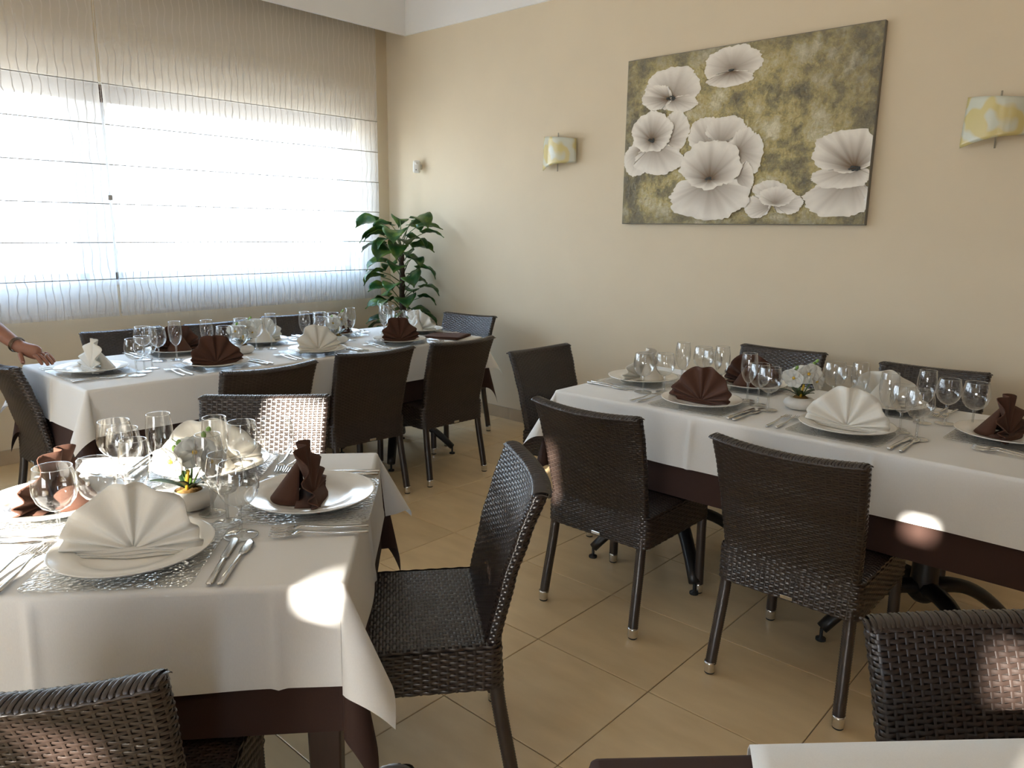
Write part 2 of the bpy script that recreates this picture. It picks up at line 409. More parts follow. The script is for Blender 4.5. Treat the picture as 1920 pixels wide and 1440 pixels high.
# ------------------------------------------------------------------ the setting
RX, RY, RZ = 7.3, -8.5, 3.9
mb = MB(); mb.box(-0.3, RX + 0.2, RY - 0.1, 0.25, -0.08, -0.004)
floor = tag(mb.build('floor', 'grout', sm=False), 'beige ceramic tile floor of the dining room', 'floor', kind='structure')
TILE, GAP = 0.45, 0.0032
tile_cache = {}
def tile_mesh(wx, wy):
    k = (round(wx, 3), round(wy, 3))
    if k not in tile_cache:
        b = MB(); x, y, c = wx / 2, wy / 2, 0.0012
        ring = lambda q, z: [(-x + q, -y + q, z), (x - q, -y + q, z), (x - q, y - q, z), (-x + q, y - q, z)]
        b.add(ring(0, -0.010) + ring(0, -c) + ring(c, 0.0),
              [(0, 1, 5, 4), (1, 2, 6, 5), (2, 3, 7, 6), (3, 0, 4, 7), (4, 5, 9, 8), (5, 6, 10, 9), (6, 7, 11, 10), (7, 4, 8, 11), (8, 9, 10, 11)])
        tile_cache[k] = b.mesh('floor_tile', 'floor_tile', sm=False)
    return tile_cache[k]
def cuts(lo, hi, origin):
    k = math.floor((lo - origin) / TILE) + 1; c = [lo]
    while origin + k * TILE < hi - 0.01: c.append(origin + k * TILE); k += 1
    return [q for i, q in enumerate(c) if i == 0 or q - c[0] > 0.02] + [hi]
xs = cuts(0.0, RX, 2.6625); ys = cuts(-6.2883, 0.0, -1.3383)
for i in range(len(xs) - 1):
    for j in range(len(ys) - 1):
        wx, wy = xs[i + 1] - xs[i] - GAP, ys[j + 1] - ys[j] - GAP
        obj('floor_tile', tile_mesh(wx, wy), floor, ((xs[i] + xs[i + 1]) / 2, (ys[j] + ys[j + 1]) / 2, 0))

mb = MB()
for i in range(len(xs) - 1):
    for j in range(5):
        y1 = -6.2883 - j * TILE; y0 = max(y1 - TILE, RY)
        mb.box(xs[i] + GAP / 2, xs[i + 1] - GAP / 2, y0 + GAP / 2, y1 - GAP / 2, -0.01, 0.0)
tag(mb.build('rear_tiles', 'floor_tile', floor, sm=False), kind='stuff')   # behind the camera

def wall(name, boxes, label, material='wall_paint'):
    b = MB()
    for q in boxes: b.box(*q)
    return tag(b.build(name, material, sm=False), label, 'wall', kind='structure')
wall('wall_north', [(-0.25, RX + 0.2, 0.0, 0.2, -0.05, RZ + 0.1)], 'plain beige painted wall behind the flower painting')
WY0, WY1, WZ0, WZ1 = -8.2, -0.30, 1.055, 2.255
wall('wall_west', [(-0.25, 0, RY - 0.03, WY0, -0.05, RZ + 0.1), (-0.25, 0, WY1, 0.0, -0.05, RZ + 0.1),
                   (-0.25, 0, WY0, WY1, -0.05, WZ0), (-0.25, 0, WY0, WY1, WZ1, RZ + 0.1)], 'beige window wall behind the sheer blinds')
EY0, EY1, EZ0, EZ1 = -6.4, -5.8, 1.35, 2.65  # opening added to let in cool fill light
wall('wall_east', [(RX, RX + 0.2, RY - 0.03, EY0, -0.05, RZ + 0.1), (RX, RX + 0.2, EY1, 0.0, -0.05, RZ + 0.1),
                   (RX, RX + 0.2, EY0, EY1, -0.05, EZ0), (RX, RX + 0.2, EY0, EY1, EZ1, RZ + 0.1)], 'unseen right wall, darkened to cut bounce, with an added fill opening', 'bounce_dark_wall')
# south wall: unseen; its openings are added, cut where the sun patches need them
def sx_(s): return (s - 0.2588 * RY) / 0.9659
holes = [(sx_(1.89), sx_(2.10), 1.85, 2.43), (sx_(2.10), sx_(2.44), 1.85, 2.20), (sx_(2.94), sx_(2.995), 2.01, 2.088), (sx_(2.755), sx_(2.80), 2.30, 2.52),
         (sx_(2.885), sx_(2.945), 1.77, 1.865), (sx_(3.96), sx_(4.03), 2.525, 2.58), (sx_(4.06), sx_(4.30), 2.245, 2.34), (sx_(4.075), sx_(4.30), 2.175, 2.205)]
DZ = SUN_TAN * (-6.5 - RY) / 0.9659
holes = [(a, b, c + DZ, d + DZ) for a, b, c, d in holes] + [(4.6, 6.7, 0.3, 1.3)]  # last one: wide low opening added for fill and floor bounce
cx = sorted({-0.25, RX + 0.2} | {h[0] for h in holes} | {h[1] for h in holes}); cz = sorted({-0.05, RZ + 0.1} | {h[2] for h in holes} | {h[3] for h in holes})
boxes = []
for i in range(len(cx) - 1):
    run = None
    for j in range(len(cz) - 1):
        mx_, mz_ = (cx[i] + cx[i + 1]) / 2, (cz[j] + cz[j + 1]) / 2
        op = any(h[0] < mx_ < h[1] and h[2] < mz_ < h[3] for h in holes)
        if not op: run = (cz[j] if run is None else run)
        if op and run is not None: boxes.append((cx[i], cx[i + 1], RY - 0.02, RY, run, cz[j])); run = None
    if run is not None: boxes.append((cx[i], cx[i + 1], RY - 0.02, RY, run, cz[-1]))
wall('wall_south', boxes, 'unseen beige wall with openings added to cast sun patches and fill')
mb = MB(); mb.box(-0.3, RX + 0.25, RY - 0.1, 0.25, RZ, RZ + 0.15)
tag(mb.build('ceiling', 'white_paint', sm=False), 'flat white ceiling at the top edge', 'ceiling', kind='structure')
mb = MB(); mb.box(0.233, 0.255, RY, 0.0, 2.878, RZ)
tag(mb.build('trim_1', 'white_paint', sm=False), 'white pelmet board hanging in front of the blinds', 'trim', kind='structure')
mb = MB(); mb.box(0.255, RX, -0.014, 0.0, 2.878, RZ)
tag(mb.build('trim_2', 'white_paint', sm=False), 'white band along the top of the painting wall', 'trim', kind='structure')
# skirting tiles
BB = 0.0888
def skirting(name, label, along_x, a, b, fixed, sgn, ts=0.45, ph=0.0):
    c = MB()
    if along_x: c.box(a, b, fixed, fixed + sgn * 0.004, 0.0, BB - 0.002)
    else: c.box(fixed, fixed + sgn * 0.004, a, b, 0.0, BB - 0.002)
    s = tag(c.build(name, 'grout', sm=False), label, 'skirting', kind='structure')
    k = MB(); h = ts / 2 - 0.001
    if along_x: k.box(-h, h, min(0, sgn * 0.011), max(0, sgn * 0.011), 0.001, BB)
    else: k.box(min(0, sgn * 0.011), max(0, sgn * 0.011), -h, h, 0.001, BB)
    me = k.mesh('skirting_tile', 'skirting_tile', sm=False)
    q = a + ts / 2
    while q + ts / 2 <= b + 0.02:
        obj('skirting_tile', me, s, (q, fixed, 0) if along_x else (fixed, q, 0)); q += ts
skirting('baseboard_north', 'row of tan skirting tiles under the painting wall', True, 0.04, 7.24, 0.0, -1)
skirting('baseboard_west', 'row of tan skirting tiles under the window wall', False, -8.1, 0.0, 0.0, 1)

# windows in the west wall
def window(name, label, y0, y1):
    X = -0.17
    b = MB(); fwd = 0.055
    b.box(X - 0.03, X + 0.03, y0, y0 + fwd, WZ0, WZ1); b.box(X - 0.03, X + 0.03, y1 - fwd, y1, WZ0, WZ1)
    b.box(X - 0.03, X + 0.03, y0, y1, WZ0, WZ0 + 0.05); b.box(X - 0.03, X + 0.03, y0, y1, WZ1 - 0.05, WZ1)
    wn = tag(b.build(name, 'pvc_white', sm=False), label, 'window', kind='structure')
    g = MB(); g.box(X - 0.003, X + 0.003, y0 + fwd, y1 - fwd, WZ0 + 0.05, WZ1 - 0.05)
    g.build('pane', 'glass_pane', wn, sm=False)
window('window_1', 'bright white framed window behind the right blind', -2.17, WY1)
window('window_2', 'bright white framed window behind the left blind', -4.35, -2.32)
window('window_3', 'white framed window further along, out of view', WY0, -4.50)
mb = MB(); mb.box(-0.20, -0.125, -2.32, -2.17, WZ0, WZ1); mb.box(-0.20, -0.125, -4.50, -4.35, WZ0, WZ1)
tag(mb.build('trim_3', 'pvc_white', sm=False), 'pale mullion post between the two windows', 'trim', kind='structure')
mb = MB(); mb.box(-0.25, 0.012, WY0, WY1, WZ0 - 0.02, WZ0 + 0.004)
tag(mb.build('trim_4', 'pvc_white', sm=False), 'white window sill behind the blinds', 'trim', kind='structure')
sh = thing('roller_shutter', 'dark brown roller shutter edge at the top of the window', 'shutter', (-0.10, -2.3, 0))
mb = MB()
mb.tube([(0, WY0 + 2.3 + 0.01, 0), (0, WY1 + 2.3 - 0.01, 0)], 0.011, n=8)
slat = mb.mesh('slat', 'shutter_brown')
for k in range(5): obj('slat', slat, sh, (0, 0, WZ1 - 0.012 - 0.0205 * k))

# sheer roman blinds
BX = 0.12
BATZ = [2.2285, 1.996, 1.764, 1.5325, 1.3015, 1.079]
def blind(y0, y1, label):
    t = thing('roman_blind', label, 'blind', (BX, (y0 + y1) / 2, 0), group='sheer window blinds')
    W = y1 - y0; h = W / 2
    rows = []
    zs = [0.85 + (3.05 - 0.85) * i / 60 for i in range(61)]
    for z in zs:
        rows.append([(0.004 * math.sin(9 * y + 2 * z) * max(0, (2.2 - z)) / 1.4 + 0.003 * math.sin(z * 2 * PI / 0.2315), y, z) for y in [-h + W * j / 60 for j in range(61)]])
    b = MB(); b.grid(rows); b.build('fabric', 'sheer_fabric', t)
    b = MB(); b.grid([[(0.006, -h + W * j / 8, z) for j in range(9)] for z in (0.848, 0.87, 0.888)]); b.build('bottom_hem', 'sheer_fabric', t)
    for sy in (-1, 1):
        b = MB(); b.grid([[(0.005, sy * h - sy * q, z) for q in (0.0, 0.014)] for z in (0.85, 1.4, 2.0, 2.6, 3.05)]); b.build('side_hem', 'sheer_fabric', t)
    b = MB(); b.tube([(0.006, -h, 0), (0.006, h, 0)], 0.0032, n=6); me = b.mesh('batten', 'batten_grey')
    for z in BATZ: obj('batten', me, t, (0, 0, z))
    b = MB(); b.tube([(-0.006, -h, 0.868), (-0.006, h, 0.868)], 0.004, n=6); b.build('bottom_rod', 'cord_white', t)
    return t
blind(-2.241, -0.205, 'wide sheer roman blind nearest the corner plant')
blind(-4.42, -2.259, 'sheer roman blind at the left edge above the arm')
blind(-8.4, -4.44, 'sheer roman blind further along, out of view')
cdt = thing('blind_cord', 'thin pull cord hanging between the two blinds', 'cord', (BX + 0.004, -2.25, 0))
mb = MB(); mb.tube([(0, 0.001 * math.sin(3 * z), z) for z in [0.86 + 0.15 * i for i in range(14)]], 0.0014, n=6); mb.build('cord', 'cord_white', cdt)
mb = MB(); mb.box(-0.004, 0.004, -0.012, 0.012, 1.555, 1.585); bevel(mb.build('connector', 'batten_grey', cdt, sm=False), 0.003)

# ------------------------------------------------------------------ wall things
# painting
PX0, PX1, PZ0, PZ1 = 2.353, 3.818, 1.453, 2.418
pc = Vector(((PX0 + PX1) / 2, 0, (PZ0 + PZ1) / 2))
pt = thing('flower_painting', 'large unframed canvas of white poppies on textured olive ground', 'painting', pc)
hx, hz = (PX1 - PX0) / 2, (PZ1 - PZ0) / 2
mb = MB(); mb.box(-hx, hx, -0.033, -0.004, -hz, hz); bevel(mb.build('canvas_frame', 'canvas_edge', pt, sm=False), 0.003)
rows = []
for i in range(41):
    z = -hz + 0.004 + (2 * hz - 0.008) * i / 40
    rows.append([(-hx + 0.004 + (2 * hx - 0.008) * j / 60, -0.0345 - 0.0016 * random.random(), z) for j in range(61)])
mb = MB(); mb.grid(rows); mb.build('canvas', 'painted_canvas', pt)
PET = [('f1',3.040,2.314,0.171,0.096,3.037,2.290),('f1',3.032,2.238,0.140,0.041,3.038,2.282),('f2',2.667,2.229,0.185,0.117,2.670,2.172),('f2',2.739,2.136,0.102,0.047,2.671,2.168),('f2',2.570,2.187,0.102,0.070,2.655,2.170),('f3',2.708,1.991,0.088,0.114,2.649,1.934),('f3',2.448,1.837,0.096,0.097,2.478,1.900),('f3',2.602,1.830,0.173,0.086,2.564,1.922),('f3',2.547,1.993,0.142,0.117,2.547,1.945),('f4',2.901,1.952,0.108,0.098,2.936,1.873),('f4',3.024,1.977,0.123,0.067,2.992,1.895),('f4',3.146,1.836,0.110,0.133,3.108,1.855),('f4',3.157,1.694,0.055,0.101,3.117,1.729),('f4',2.945,1.606,0.251,0.127,2.949,1.692),('f4',2.947,1.785,0.192,0.133,2.948,1.705),('f5',3.305,1.640,0.097,0.049,3.345,1.574),('f5',3.241,1.550,0.072,0.063,3.329,1.558),('f5',3.415,1.565,0.081,0.057,3.338,1.558),('f5',3.351,1.603,0.100,0.053,3.342,1.566),('f6',3.673,1.585,0.176,0.093,3.732,1.691),('f6',3.678,1.693,0.151,0.058,3.743,1.736),('f6',3.696,1.821,0.176,0.106,3.743,1.732)]
rp_ = random.Random(3)
flowers = {}
for n_, *_ in PET:
    flowers.setdefault(n_, None)
for fi, fn in enumerate(flowers):
    blobs = [q[1:] for q in PET if q[0] == fn]
    V, Fc, C = [], [], []
    for bi, (cx_, cz_, rx_, rz_, tx, tz) in enumerate(blobs):
        A, Rn = 84, 10
        cup = bi == len(blobs) - 1 and fn != 'f5'
        notch = [rp_.uniform(0, 2 * PI) for _ in range(3)]
        jag = []
        for k in range(A):
            a = 2 * PI * k / A
            j = 1 + 0.035 * math.sin(5 * a + notch[0]) + 0.025 * math.sin(9 * a + notch[1]) + rp_.uniform(-0.045, 0.045)
            jag.append(j)
        dark = 0.95 if cup else 0.75
        base = len(V); yb = -0.0365 - 0.0017 * bi
        st = [rp_.uniform(-1, 1) for _ in range(A)]
        st = [(st[k - 1] + st[k] * 2 + st[(k + 1) % A]) / 4 for k in range(A)]
        st = [(st[k - 1] + st[k] * 2 + st[(k + 1) % A]) / 3 for k in range(A)]
        for r in range(Rn + 1):
            f = r / Rn
            for k in range(A):
                a = 2 * PI * k / A
                ex_, ez_ = cx_ + rx_ * jag[k] * math.cos(a), cz_ + rz_ * jag[k] * math.sin(a)
                x = tx + (ex_ - tx) * f; z = tz + (ez_ - tz) * f
                x = min(max(x, PX0 + 0.003), PX1 - 0.003); z = min(max(z, PZ0 + 0.003), PZ1 - 0.003)
                V.append((x - pc.x, yb - 0.0012 * f, z - pc.z))
                g = max(0.0, min(1.0, (f - 0.10) / 0.80)) ** 1.05
                g = max(0, min(1, g * (1 + 0.20 * st[k]) + 0.06 * st[k]))
                g = g * dark + (1 - dark) * 0.9 if not cup else g
                lo, hi = (0.15, 0.095, 0.05), (0.86, 0.82, 0.74)
                sh_ = 1 - 0.12 * max(0, st[k])
                C.append(tuple((lo[i] + (hi[i] - lo[i]) * g) * sh_ for i in range(3)) + (1,))
        for r in range(Rn):
            for k in range(A):
                Fc.append((base + r * A + k, base + r * A + (k + 1) % A, base + (r + 1) * A + (k + 1) % A, base + (r + 1) * A + k))
    me = bpy.data.meshes.new('painted_flower'); me.from_pydata(V, [], Fc); smooth(me)
    ca = me.color_attributes.new('paint', 'FLOAT_COLOR', 'POINT')
    for i, c in enumerate(C): ca.data[i].color = c
    me.materials.append(MATS['painted_petal']); me.update()
    fo = obj('painted_flower', me, pt)
    if fn != 'f5':
        cx_, cz_, rx_, rz_, tx, tz = blobs[-1]
        if fn == 'f2': cx_, cz_, rx_, rz_, tx, tz = blobs[0]
        b = MB()
        for k in range(14):
            a = rp_.uniform(0, 2 * PI); q = math.sqrt(rp_.random())
            s = 0.26 if fn != 'f1' else 0.16
            px_, pz_ = tx - pc.x + q * rx_ * s * 0.55 * math.cos(a), tz - pc.z + q * rz_ * s * 0.42 * math.sin(a)
            px_ = min(px_, PX1 - pc.x - 0.01)
            b.lathe([(0.001, -0.0022), (0.008, -0.001), (0.008, 0.001), (0.001, 0.0022)], 8, (0, 0, 0))
            n0 = len(b.v) - 32
            for i in range(n0, len(b.v)):
                v = b.v[i]; b.v[i] = (px_ + v[0], -0.0445 - 0.5 * abs(v[2]), pz_ + v[1] * 0.6)
        b.build('stamen', 'sensor_dark', fo)

# wall lamps
def sconce(x, z, label):
    t = thing('wall_lamp', label, 'wall lamp', (x, 0, z), group='swirled glass wall lamps')
    b = MB(); b.box(-0.05, 0.05, -0.018, 0, -0.045, 0.045); bevel(b.build('wall_plate', 'sconce_metal', t, sm=False), 0.006)
    b = MB(); b.tube([(0.0, -0.055, -0.122), (0.0, -0.055, 0.122)], 0.0042, n=10); b.build('rod', 'sconce_metal', t)
    b = MB(); b.tube([(0, -0.012, 0), (0, -0.058, 0)], 0.009, n=10); b.build('arm', 'sconce_metal', t)
    b = MB(); b.lathe([(0.004, -0.04), (0.016, -0.03), (0.02, 0), (0.016, 0.03), (0.004, 0.04)], 12, (0.045, -0.045, 0)); b.build('bulb', 'porcelain', t)
    rows = []
    for i in range(13):
        f = i / 12; row = []
        for j in range(25):
            g = j / 24; xx = -0.138 + 0.276 * g
            top = 0.108 - 0.028 * g; bot = -0.112 + 0.040 * g + 0.012 * math.sin(PI * g)
            yy = -0.02 - 0.075 * math.sin(PI * (0.06 + 0.88 * g)) - 0.006 * f
            row.append((xx + 0.012 * (f - 0.5) * (1 - g), yy, bot + (top - bot) * f))
        rows.append(row)
    b = MB(); b.grid(rows); s = b.build('glass_shade', 'swirl_glass', t); solid(s, 0.005)
    return t
sconce(1.84, 1.915, 'small curved glass wall lamp left of the flower painting')
sconce(4.343, 1.915, 'curved glass wall lamp cut by the right edge')
# motion sensor
ms_ = thing('motion_sensor', 'small white motion sensor on the wall beside the window', 'sensor', (0.40, 0, 1.885), 0)
mb = MB(); mb.box(-0.02, 0.02, -0.03, 0.0, -0.02, 0.02); bevel(mb.build('bracket', 'sensor_white', ms_, sm=False), 0.006)
mb = MB(); mb.box(-0.028, 0.028, -0.022, 0.022, -0.048, 0.048); hd = bevel(mb.build('housing', 'sensor_white', ms_, sm=False, loc=(0.012, -0.05, 0.0), rot=(rad(-12), 0, rad(38))), 0.014, 4)
mb = MB(); mb.lathe([(0.0005, 0.0035), (0.004, 0.003), (0.005, 0)], 12); mb.build('indicator', 'sensor_dark', hd, loc=(0.0, -0.022, -0.03), rot=(rad(90), 0, 0))
mb = MB(); mb.lathe([(0.0005, 0.005), (0.009, 0.003), (0.011, 0)], 16); mb.build('lens', 'cord_white', hd, loc=(0.0, -0.022, 0.02), rot=(rad(90), 0, 0))
# ------------------------------------------------------------------ wicker chair
def chair_yc(z):   # centre line of the backrest / rear leg, local y (sitter faces +y)
    pts = [(0.0, -0.242), (0.32, -0.192), (0.44, -0.184), (0.60, -0.216), (0.70, -0.246), (0.83, -0.290)]
    for (a, ya), (b_, yb) in zip(pts, pts[1:]):
        if z <= b_:
            f = (z - a) / (b_ - a); f = f * f * (3 - 2 * f) * 0.35 + f * 0.65
            return ya + (yb - ya) * f
    return pts[-1][1]
def chair_w(z): return 0.408 + max(0, z - 0.36) * (0.456 - 0.408) / 0.455
BT = 0.038; CH = 0.818
def back_pt(s, z, inset=0.0):
    """point and outward normal on the stadium-shaped section of the backrest, s in 0..1"""
    w_ = chair_w(z) - 2 * inset; t = BT - 2 * inset; r = t / 2; L = w_ - 2 * r
    per = 2 * L + 2 * PI * r; d = (s % 1.0) * per
    if d < L: x, y, nx, ny = -L / 2 + d, r, 0, 1
    elif d < L + PI * r:
        a = PI / 2 - (d - L) / r; x, y, nx, ny = L / 2 + r * math.cos(a), r * math.sin(a), math.cos(a), math.sin(a)
    elif d < 2 * L + PI * r: x, y, nx, ny = L / 2 - (d - L - PI * r), -r, 0, -1
    else:
        a = -PI / 2 - (d - 2 * L - PI * r) / r; x, y, nx, ny = -L / 2 + r * math.cos(a), r * math.sin(a), math.cos(a), math.sin(a)
    g = max(0.0, min(1.0, (z - 0.42) / 0.40)); u = 1 - min(1, (2 * x / chair_w(z)) ** 2)
    return Vector((x, y + chair_yc(z) - 0.030 * g * u, z - 0.010 * g * g * u)), Vector((nx, ny, 0))
def ribbon(mb, P, Nn, Wd, hw, crown, closed):
    rows = [[p - w_ * hw, p + n * crown, p + w_ * hw] for p, n, w_ in zip(P, Nn, Wd)]
    mb.grid(rows, closed_v=closed)
PITCH_R, STK = 0.0082, 0.0212
def make_chair():
    root = thing('wicker_chair', 'dark brown woven dining chair', 'chair')
    # backrest: dark core, woven skin
    core = MB(); zs = [0.322 + (CH - 0.006 - 0.322) * i / 14 for i in range(15)]
    rows = [[back_pt(k / 48, z, 0.0035)[0] for k in range(48)] for z in zs]
    core.grid(rows, closed_u=True); n = len(core.v); core.f.append(tuple(range(n - 48, n))); core.f.append(tuple(reversed(range(48))))
    back = core.build('backrest', 'rattan_core', root)
    wv = MB(); NS = 56; SUB = 4; M = NS * SUB; j = 0; z = 0.325
    while z < CH - 0.003:
        P, Nn, Wd = [], [], []
        for k in range(M):
            p, n = back_pt(k / M, z)
            off = 0.0015 * math.cos(PI * (k / SUB + j))
            P.append(p + n * off); Nn.append(n); Wd.append(Vector((0, (chair_yc(z + 0.01) - chair_yc(z)) / 0.01, 1)).normalized())
        ribbon(wv, P, Nn, Wd, 0.0034, 0.0011, True)
        z += PITCH_R; j += 1
    zz = [0.324 + (CH - 0.006 - 0.324) * i / 16 for i in range(17)]
    for i in range(NS):
        P, Nn, Wd = [], [], []
        for z in zz:
            p, n = back_pt(i / NS, z); P.append(p + n * 0.0002); Nn.append(n); Wd.append(Vector((-n.y, n.x, 0)))
        ribbon(wv, P, Nn, Wd, 0.0026, 0.0011, False)
    o = wv.build('backrest_weave', 'rattan', back); tag(o, kind='stuff')
    # plaited border over the top edge
    bd = MB(); nb = 54
    for i in range(nb):
        f = (i + 0.5) / nb; x = (f - 0.5) * (chair_w(CH) - 0.001); u = 1 - (2 * x / chair_w(CH)) ** 2
        ed = max(0.0, abs(x) - chair_w(CH) / 2 + 0.016) / 0.016; c = Vector((x, chair_yc(CH) - 0.030 * u, CH - 0.009 - 0.010 * u - 0.007 * ed ** 2 + 0.0008 * (i % 2)))
        P, Nn, Wd = [], [], []
        for k in range(9):
            a = PI * k / 8 * 1.06 - 0.09; n = Vector((0, math.cos(a), math.sin(a) * 0.42)); sk = 0.004 * math.cos(a)
            P.append(c + Vector((sk, 0, 0)) + n * ((BT / 2 + 0.003) * (1 - 0.45 * ed ** 2))); Nn.append(n.normalized()); Wd.append(Vector((1, 0, 0)))
        ribbon(bd, P, Nn, Wd, 0.0036, 0.0021, False)
    for sgn in (1, -1):
        P = []
        for i in range(61):
            f = i / 60; x = (f - 0.5) * (chair_w(CH) - 0.01); u = 1 - (2 * x / chair_w(CH)) ** 2
            P.append((x, chair_yc(CH) - 0.030 * u + sgn * (BT / 2 + 0.0025), CH - 0.011 - 0.010 * u + 0.0012 * math.sin(i * 2.1)))
        bd.tube(P, [0.0028 + 0.0007 * math.sin(i * 2.1) for i in range(61)], n=6)
    tag(bd.build('top_border', 'rattan', back), kind='stuff')
    # seat
    SX, SY0, SY1, Z0, Z1, RC = 0.222, -0.205, 0.252, 0.322, 0.436, 0.03
    def seat_loop(s, inset=0.0):
        hx_, hy_ = SX - RC, (SY1 - SY0) / 2 - RC; rr = RC - inset
        per = 4 * hx_ + 4 * hy_ + 2 * PI * RC; d = (s % 1) * per; cy = (SY0 + SY1) / 2
        segs = [(2 * hx_, 0), (PI / 2 * RC, 1), (2 * hy_, 2), (PI / 2 * RC, 3), (2 * hx_, 4), (PI / 2 * RC, 5), (2 * hy_, 6), (PI / 2 * RC, 7)]
        for L, k in segs:
            if d <= L or k == 7: break
            d -= L
        q = k // 2; a0 = [PI / 2, 0, -PI / 2, PI][q]
        crn = [(hx_, hy_), (hx_, -hy_), (-hx_, -hy_), (-hx_, hy_)][q]
        if k % 2 == 0:
            n = Vector((math.cos(a0), math.sin(a0), 0)); tdir = Vector((n.y, -n.x, 0))
            end = Vector((crn[0], crn[1], 0)) + n * rr; p = end - tdir * (L - d)
        else:
            a = a0 - d / RC; n = Vector((math.cos(a), math.sin(a), 0)); p = Vector((crn[0], crn[1], 0)) + n * rr
        p.y += cy
        return p, n
    sc_ = MB(); NP = 64
    rows = []
    for inset, z in [(0.004, Z0), (0.004, Z1 - 0.012), (0.008, Z1 - 0.005), (0.016, Z1 - 0.003)]:
        rows.append([seat_loop(k / NP, inset)[0] + Vector((0, 0, z)) for k in range(NP)])
    sc_.grid(rows, closed_u=True); n = len(sc_.v); sc_.f.append(tuple(range(n - NP, n))); sc_.f.append(tuple(reversed(range(NP))))
    seat = sc_.build('seat', 'rattan_core', root)
    sw = MB(); NS2 = 82; SUB = 4; M = NS2 * SUB; j = 0; z = Z0 + 0.004
    while z < Z1 - 0.003:
        P, Nn, Wd = [], [], []
        for k in range(M):
            p, n = seat_loop(k / M); tuck = max(0, (z - (Z1 - 0.014)) / 0.014) ** 2 * 0.006
            P.append(p + Vector((0, 0, z)) + n * (0.0017 * math.cos(PI * (k / SUB + j)) - tuck)); Nn.append(n); Wd.append(Vector((0, 0, 1)))
        ribbon(sw, P, Nn, Wd, 0.0038, 0.0012, True); z += PITCH_R; j += 1
    for i in range(NS2):
        p, n = seat_loop(i / NS2)
        ribbon(sw, [p + Vector((0, 0, Z0)), p + Vector((0, 0, Z1 - 0.006))], [n, n], [Vector((-n.y, n.x, 0))] * 2, 0.0034, 0.0008, False)
    y = SY0 + 0.012; j = 0; SUBT = 3
    while y < SY1 - 0.008:
        edge = min(y - SY0, SY1 - y); hx_ = SX - (RC - math.sqrt(max(0, RC ** 2 - max(0, RC - edge) ** 2))) - 0.004
        nst = int(2 * SX / 0.0165) * SUBT; P = []
        for k in range(nst + 1):
            x = -SX + 2 * SX * k / nst
            if abs(x) > hx_: continue
            drop = 0.006 * max(0, (abs(x) - hx_ + 0.02) / 0.02) ** 2 + 0.006 * max(0, (0.02 - edge) / 0.02) ** 2
            P.append(Vector((x, y, Z1 + 0.0018 * math.cos(PI * (k / SUBT + j)) - drop)))
        ribbon(sw, P, [Vector((0, 0, 1))] * len(P), [Vector((0, 1, 0))] * len(P), 0.0038, 0.0012, False)
        y += PITCH_R; j += 1
    nst = int(2 * SX / 0.0165)
    for k in range(nst + 1):
        x = -SX + 2 * SX * k / nst
        if abs(x) > SX - 0.008: continue
        ribbon(sw, [Vector((x, SY0 + 0.012, Z1)), Vector((x, SY1 - 0.012, Z1))], [Vector((0, 0, 1))] * 2, [Vector((1, 0, 0))] * 2, 0.0036, 0.0008, False)
    tag(sw.build('seat_weave', 'rattan', seat), kind='stuff')
    # legs, wound with the same strand
    for sx in (-1, 1):
        for rear in (0, 1):
            P, Rr = [], []
            nseg = 84 if True else 0
            for i in range(nseg + 1):
                z = 0.036 + (0.36 - 0.036) * i / nseg
                y = chair_yc(z) if rear else 0.233
                x = sx * (0.205 - (0.012 * min(1, z / 0.3) if rear else 0.004 * z / 0.3))
                P.append((x, y, z)); Rr.append(0.0178 + 0.0011 * math.cos(2 * PI * i / 2.0 + 0.6))
            b = MB(); b.tube(P, Rr, n=10); lg = b.build('leg', 'rattan', root)
            fx, fy = sx * 0.205, (chair_yc(0.02) if rear else 0.233)
            b = MB(); b.lathe([(0.0165, 0.006), (0.0168, 0.008), (0.0182, 0.036), (0.0182, 0.041), (0.012, 0.041)], 14, (fx, fy, 0)); b.build('foot_cap', 'chrome', lg)
            b = MB(); b.lathe([(0.001, 0.0), (0.014, 0.0), (0.016, 0.002), (0.016, 0.008), (0.001, 0.008)], 14, (fx, fy, 0)); b.build('glide', 'rubber', lg)
    b = MB(); b.box(-0.019, 0.019, -0.003, 0.0015, -0.0062, 0.0062)
    tg = bevel(b.build('maker_plate', 'chrome', root, sm=False, loc=(0.012, chair_yc(0.333) - BT / 2 - 0.003, 0.333)), 0.002, 2)
    tg['label'] = 'small bright metal plate'
    return root
proto_chair = make_chair()
chairs_used = [0]
def chair(x, y, facing, label, group, top=False):
    """facing: direction the sitter looks, degrees; (x, y): foot centre, or the middle of the top edge when top"""
    o = proto_chair if chairs_used[0] == 0 else copy_tree(proto_chair)
    chairs_used[0] += 1
    a = rad(facing - 90)
    if top:
        dx, dy = 0.0, -0.29
        x -= dx * math.cos(a) - dy * math.sin(a); y -= dx * math.sin(a) + dy * math.cos(a)
    o.location = (x, y, 0); o.rotation_euler = (0, 0, a)
    tag(o, label, 'chair', group)
    return o
G1, G2, G3, G4 = 'wicker chairs at the window table', 'wicker chairs at the wall table', 'wicker chairs at the foreground table', 'wicker chairs at the near right table'
chair(3.597, -1.765, 90, 'woven brown chair with its back to us, front left at wall table', G2)
chair(4.307, -1.770, 90, 'woven brown chair with its back to us, front right at wall table', G2)
chair(2.636, -1.154, -2, 'woven brown chair at the left end of the wall table', G2, True)
chair(3.536, -0.235, -90, 'woven brown chair against the wall, behind the orchid on wall table', G2, True)
chair(4.263, -0.280, -87, 'woven brown chair against the wall, at far right of wall table', G2, True)
chair(2.157, -2.406, 178, 'front row window table chair, partly hidden by the sunlit chair', G1, True)
chair(2.118, -1.800, 175, 'middle chair of the front row at the window table', G1, True)
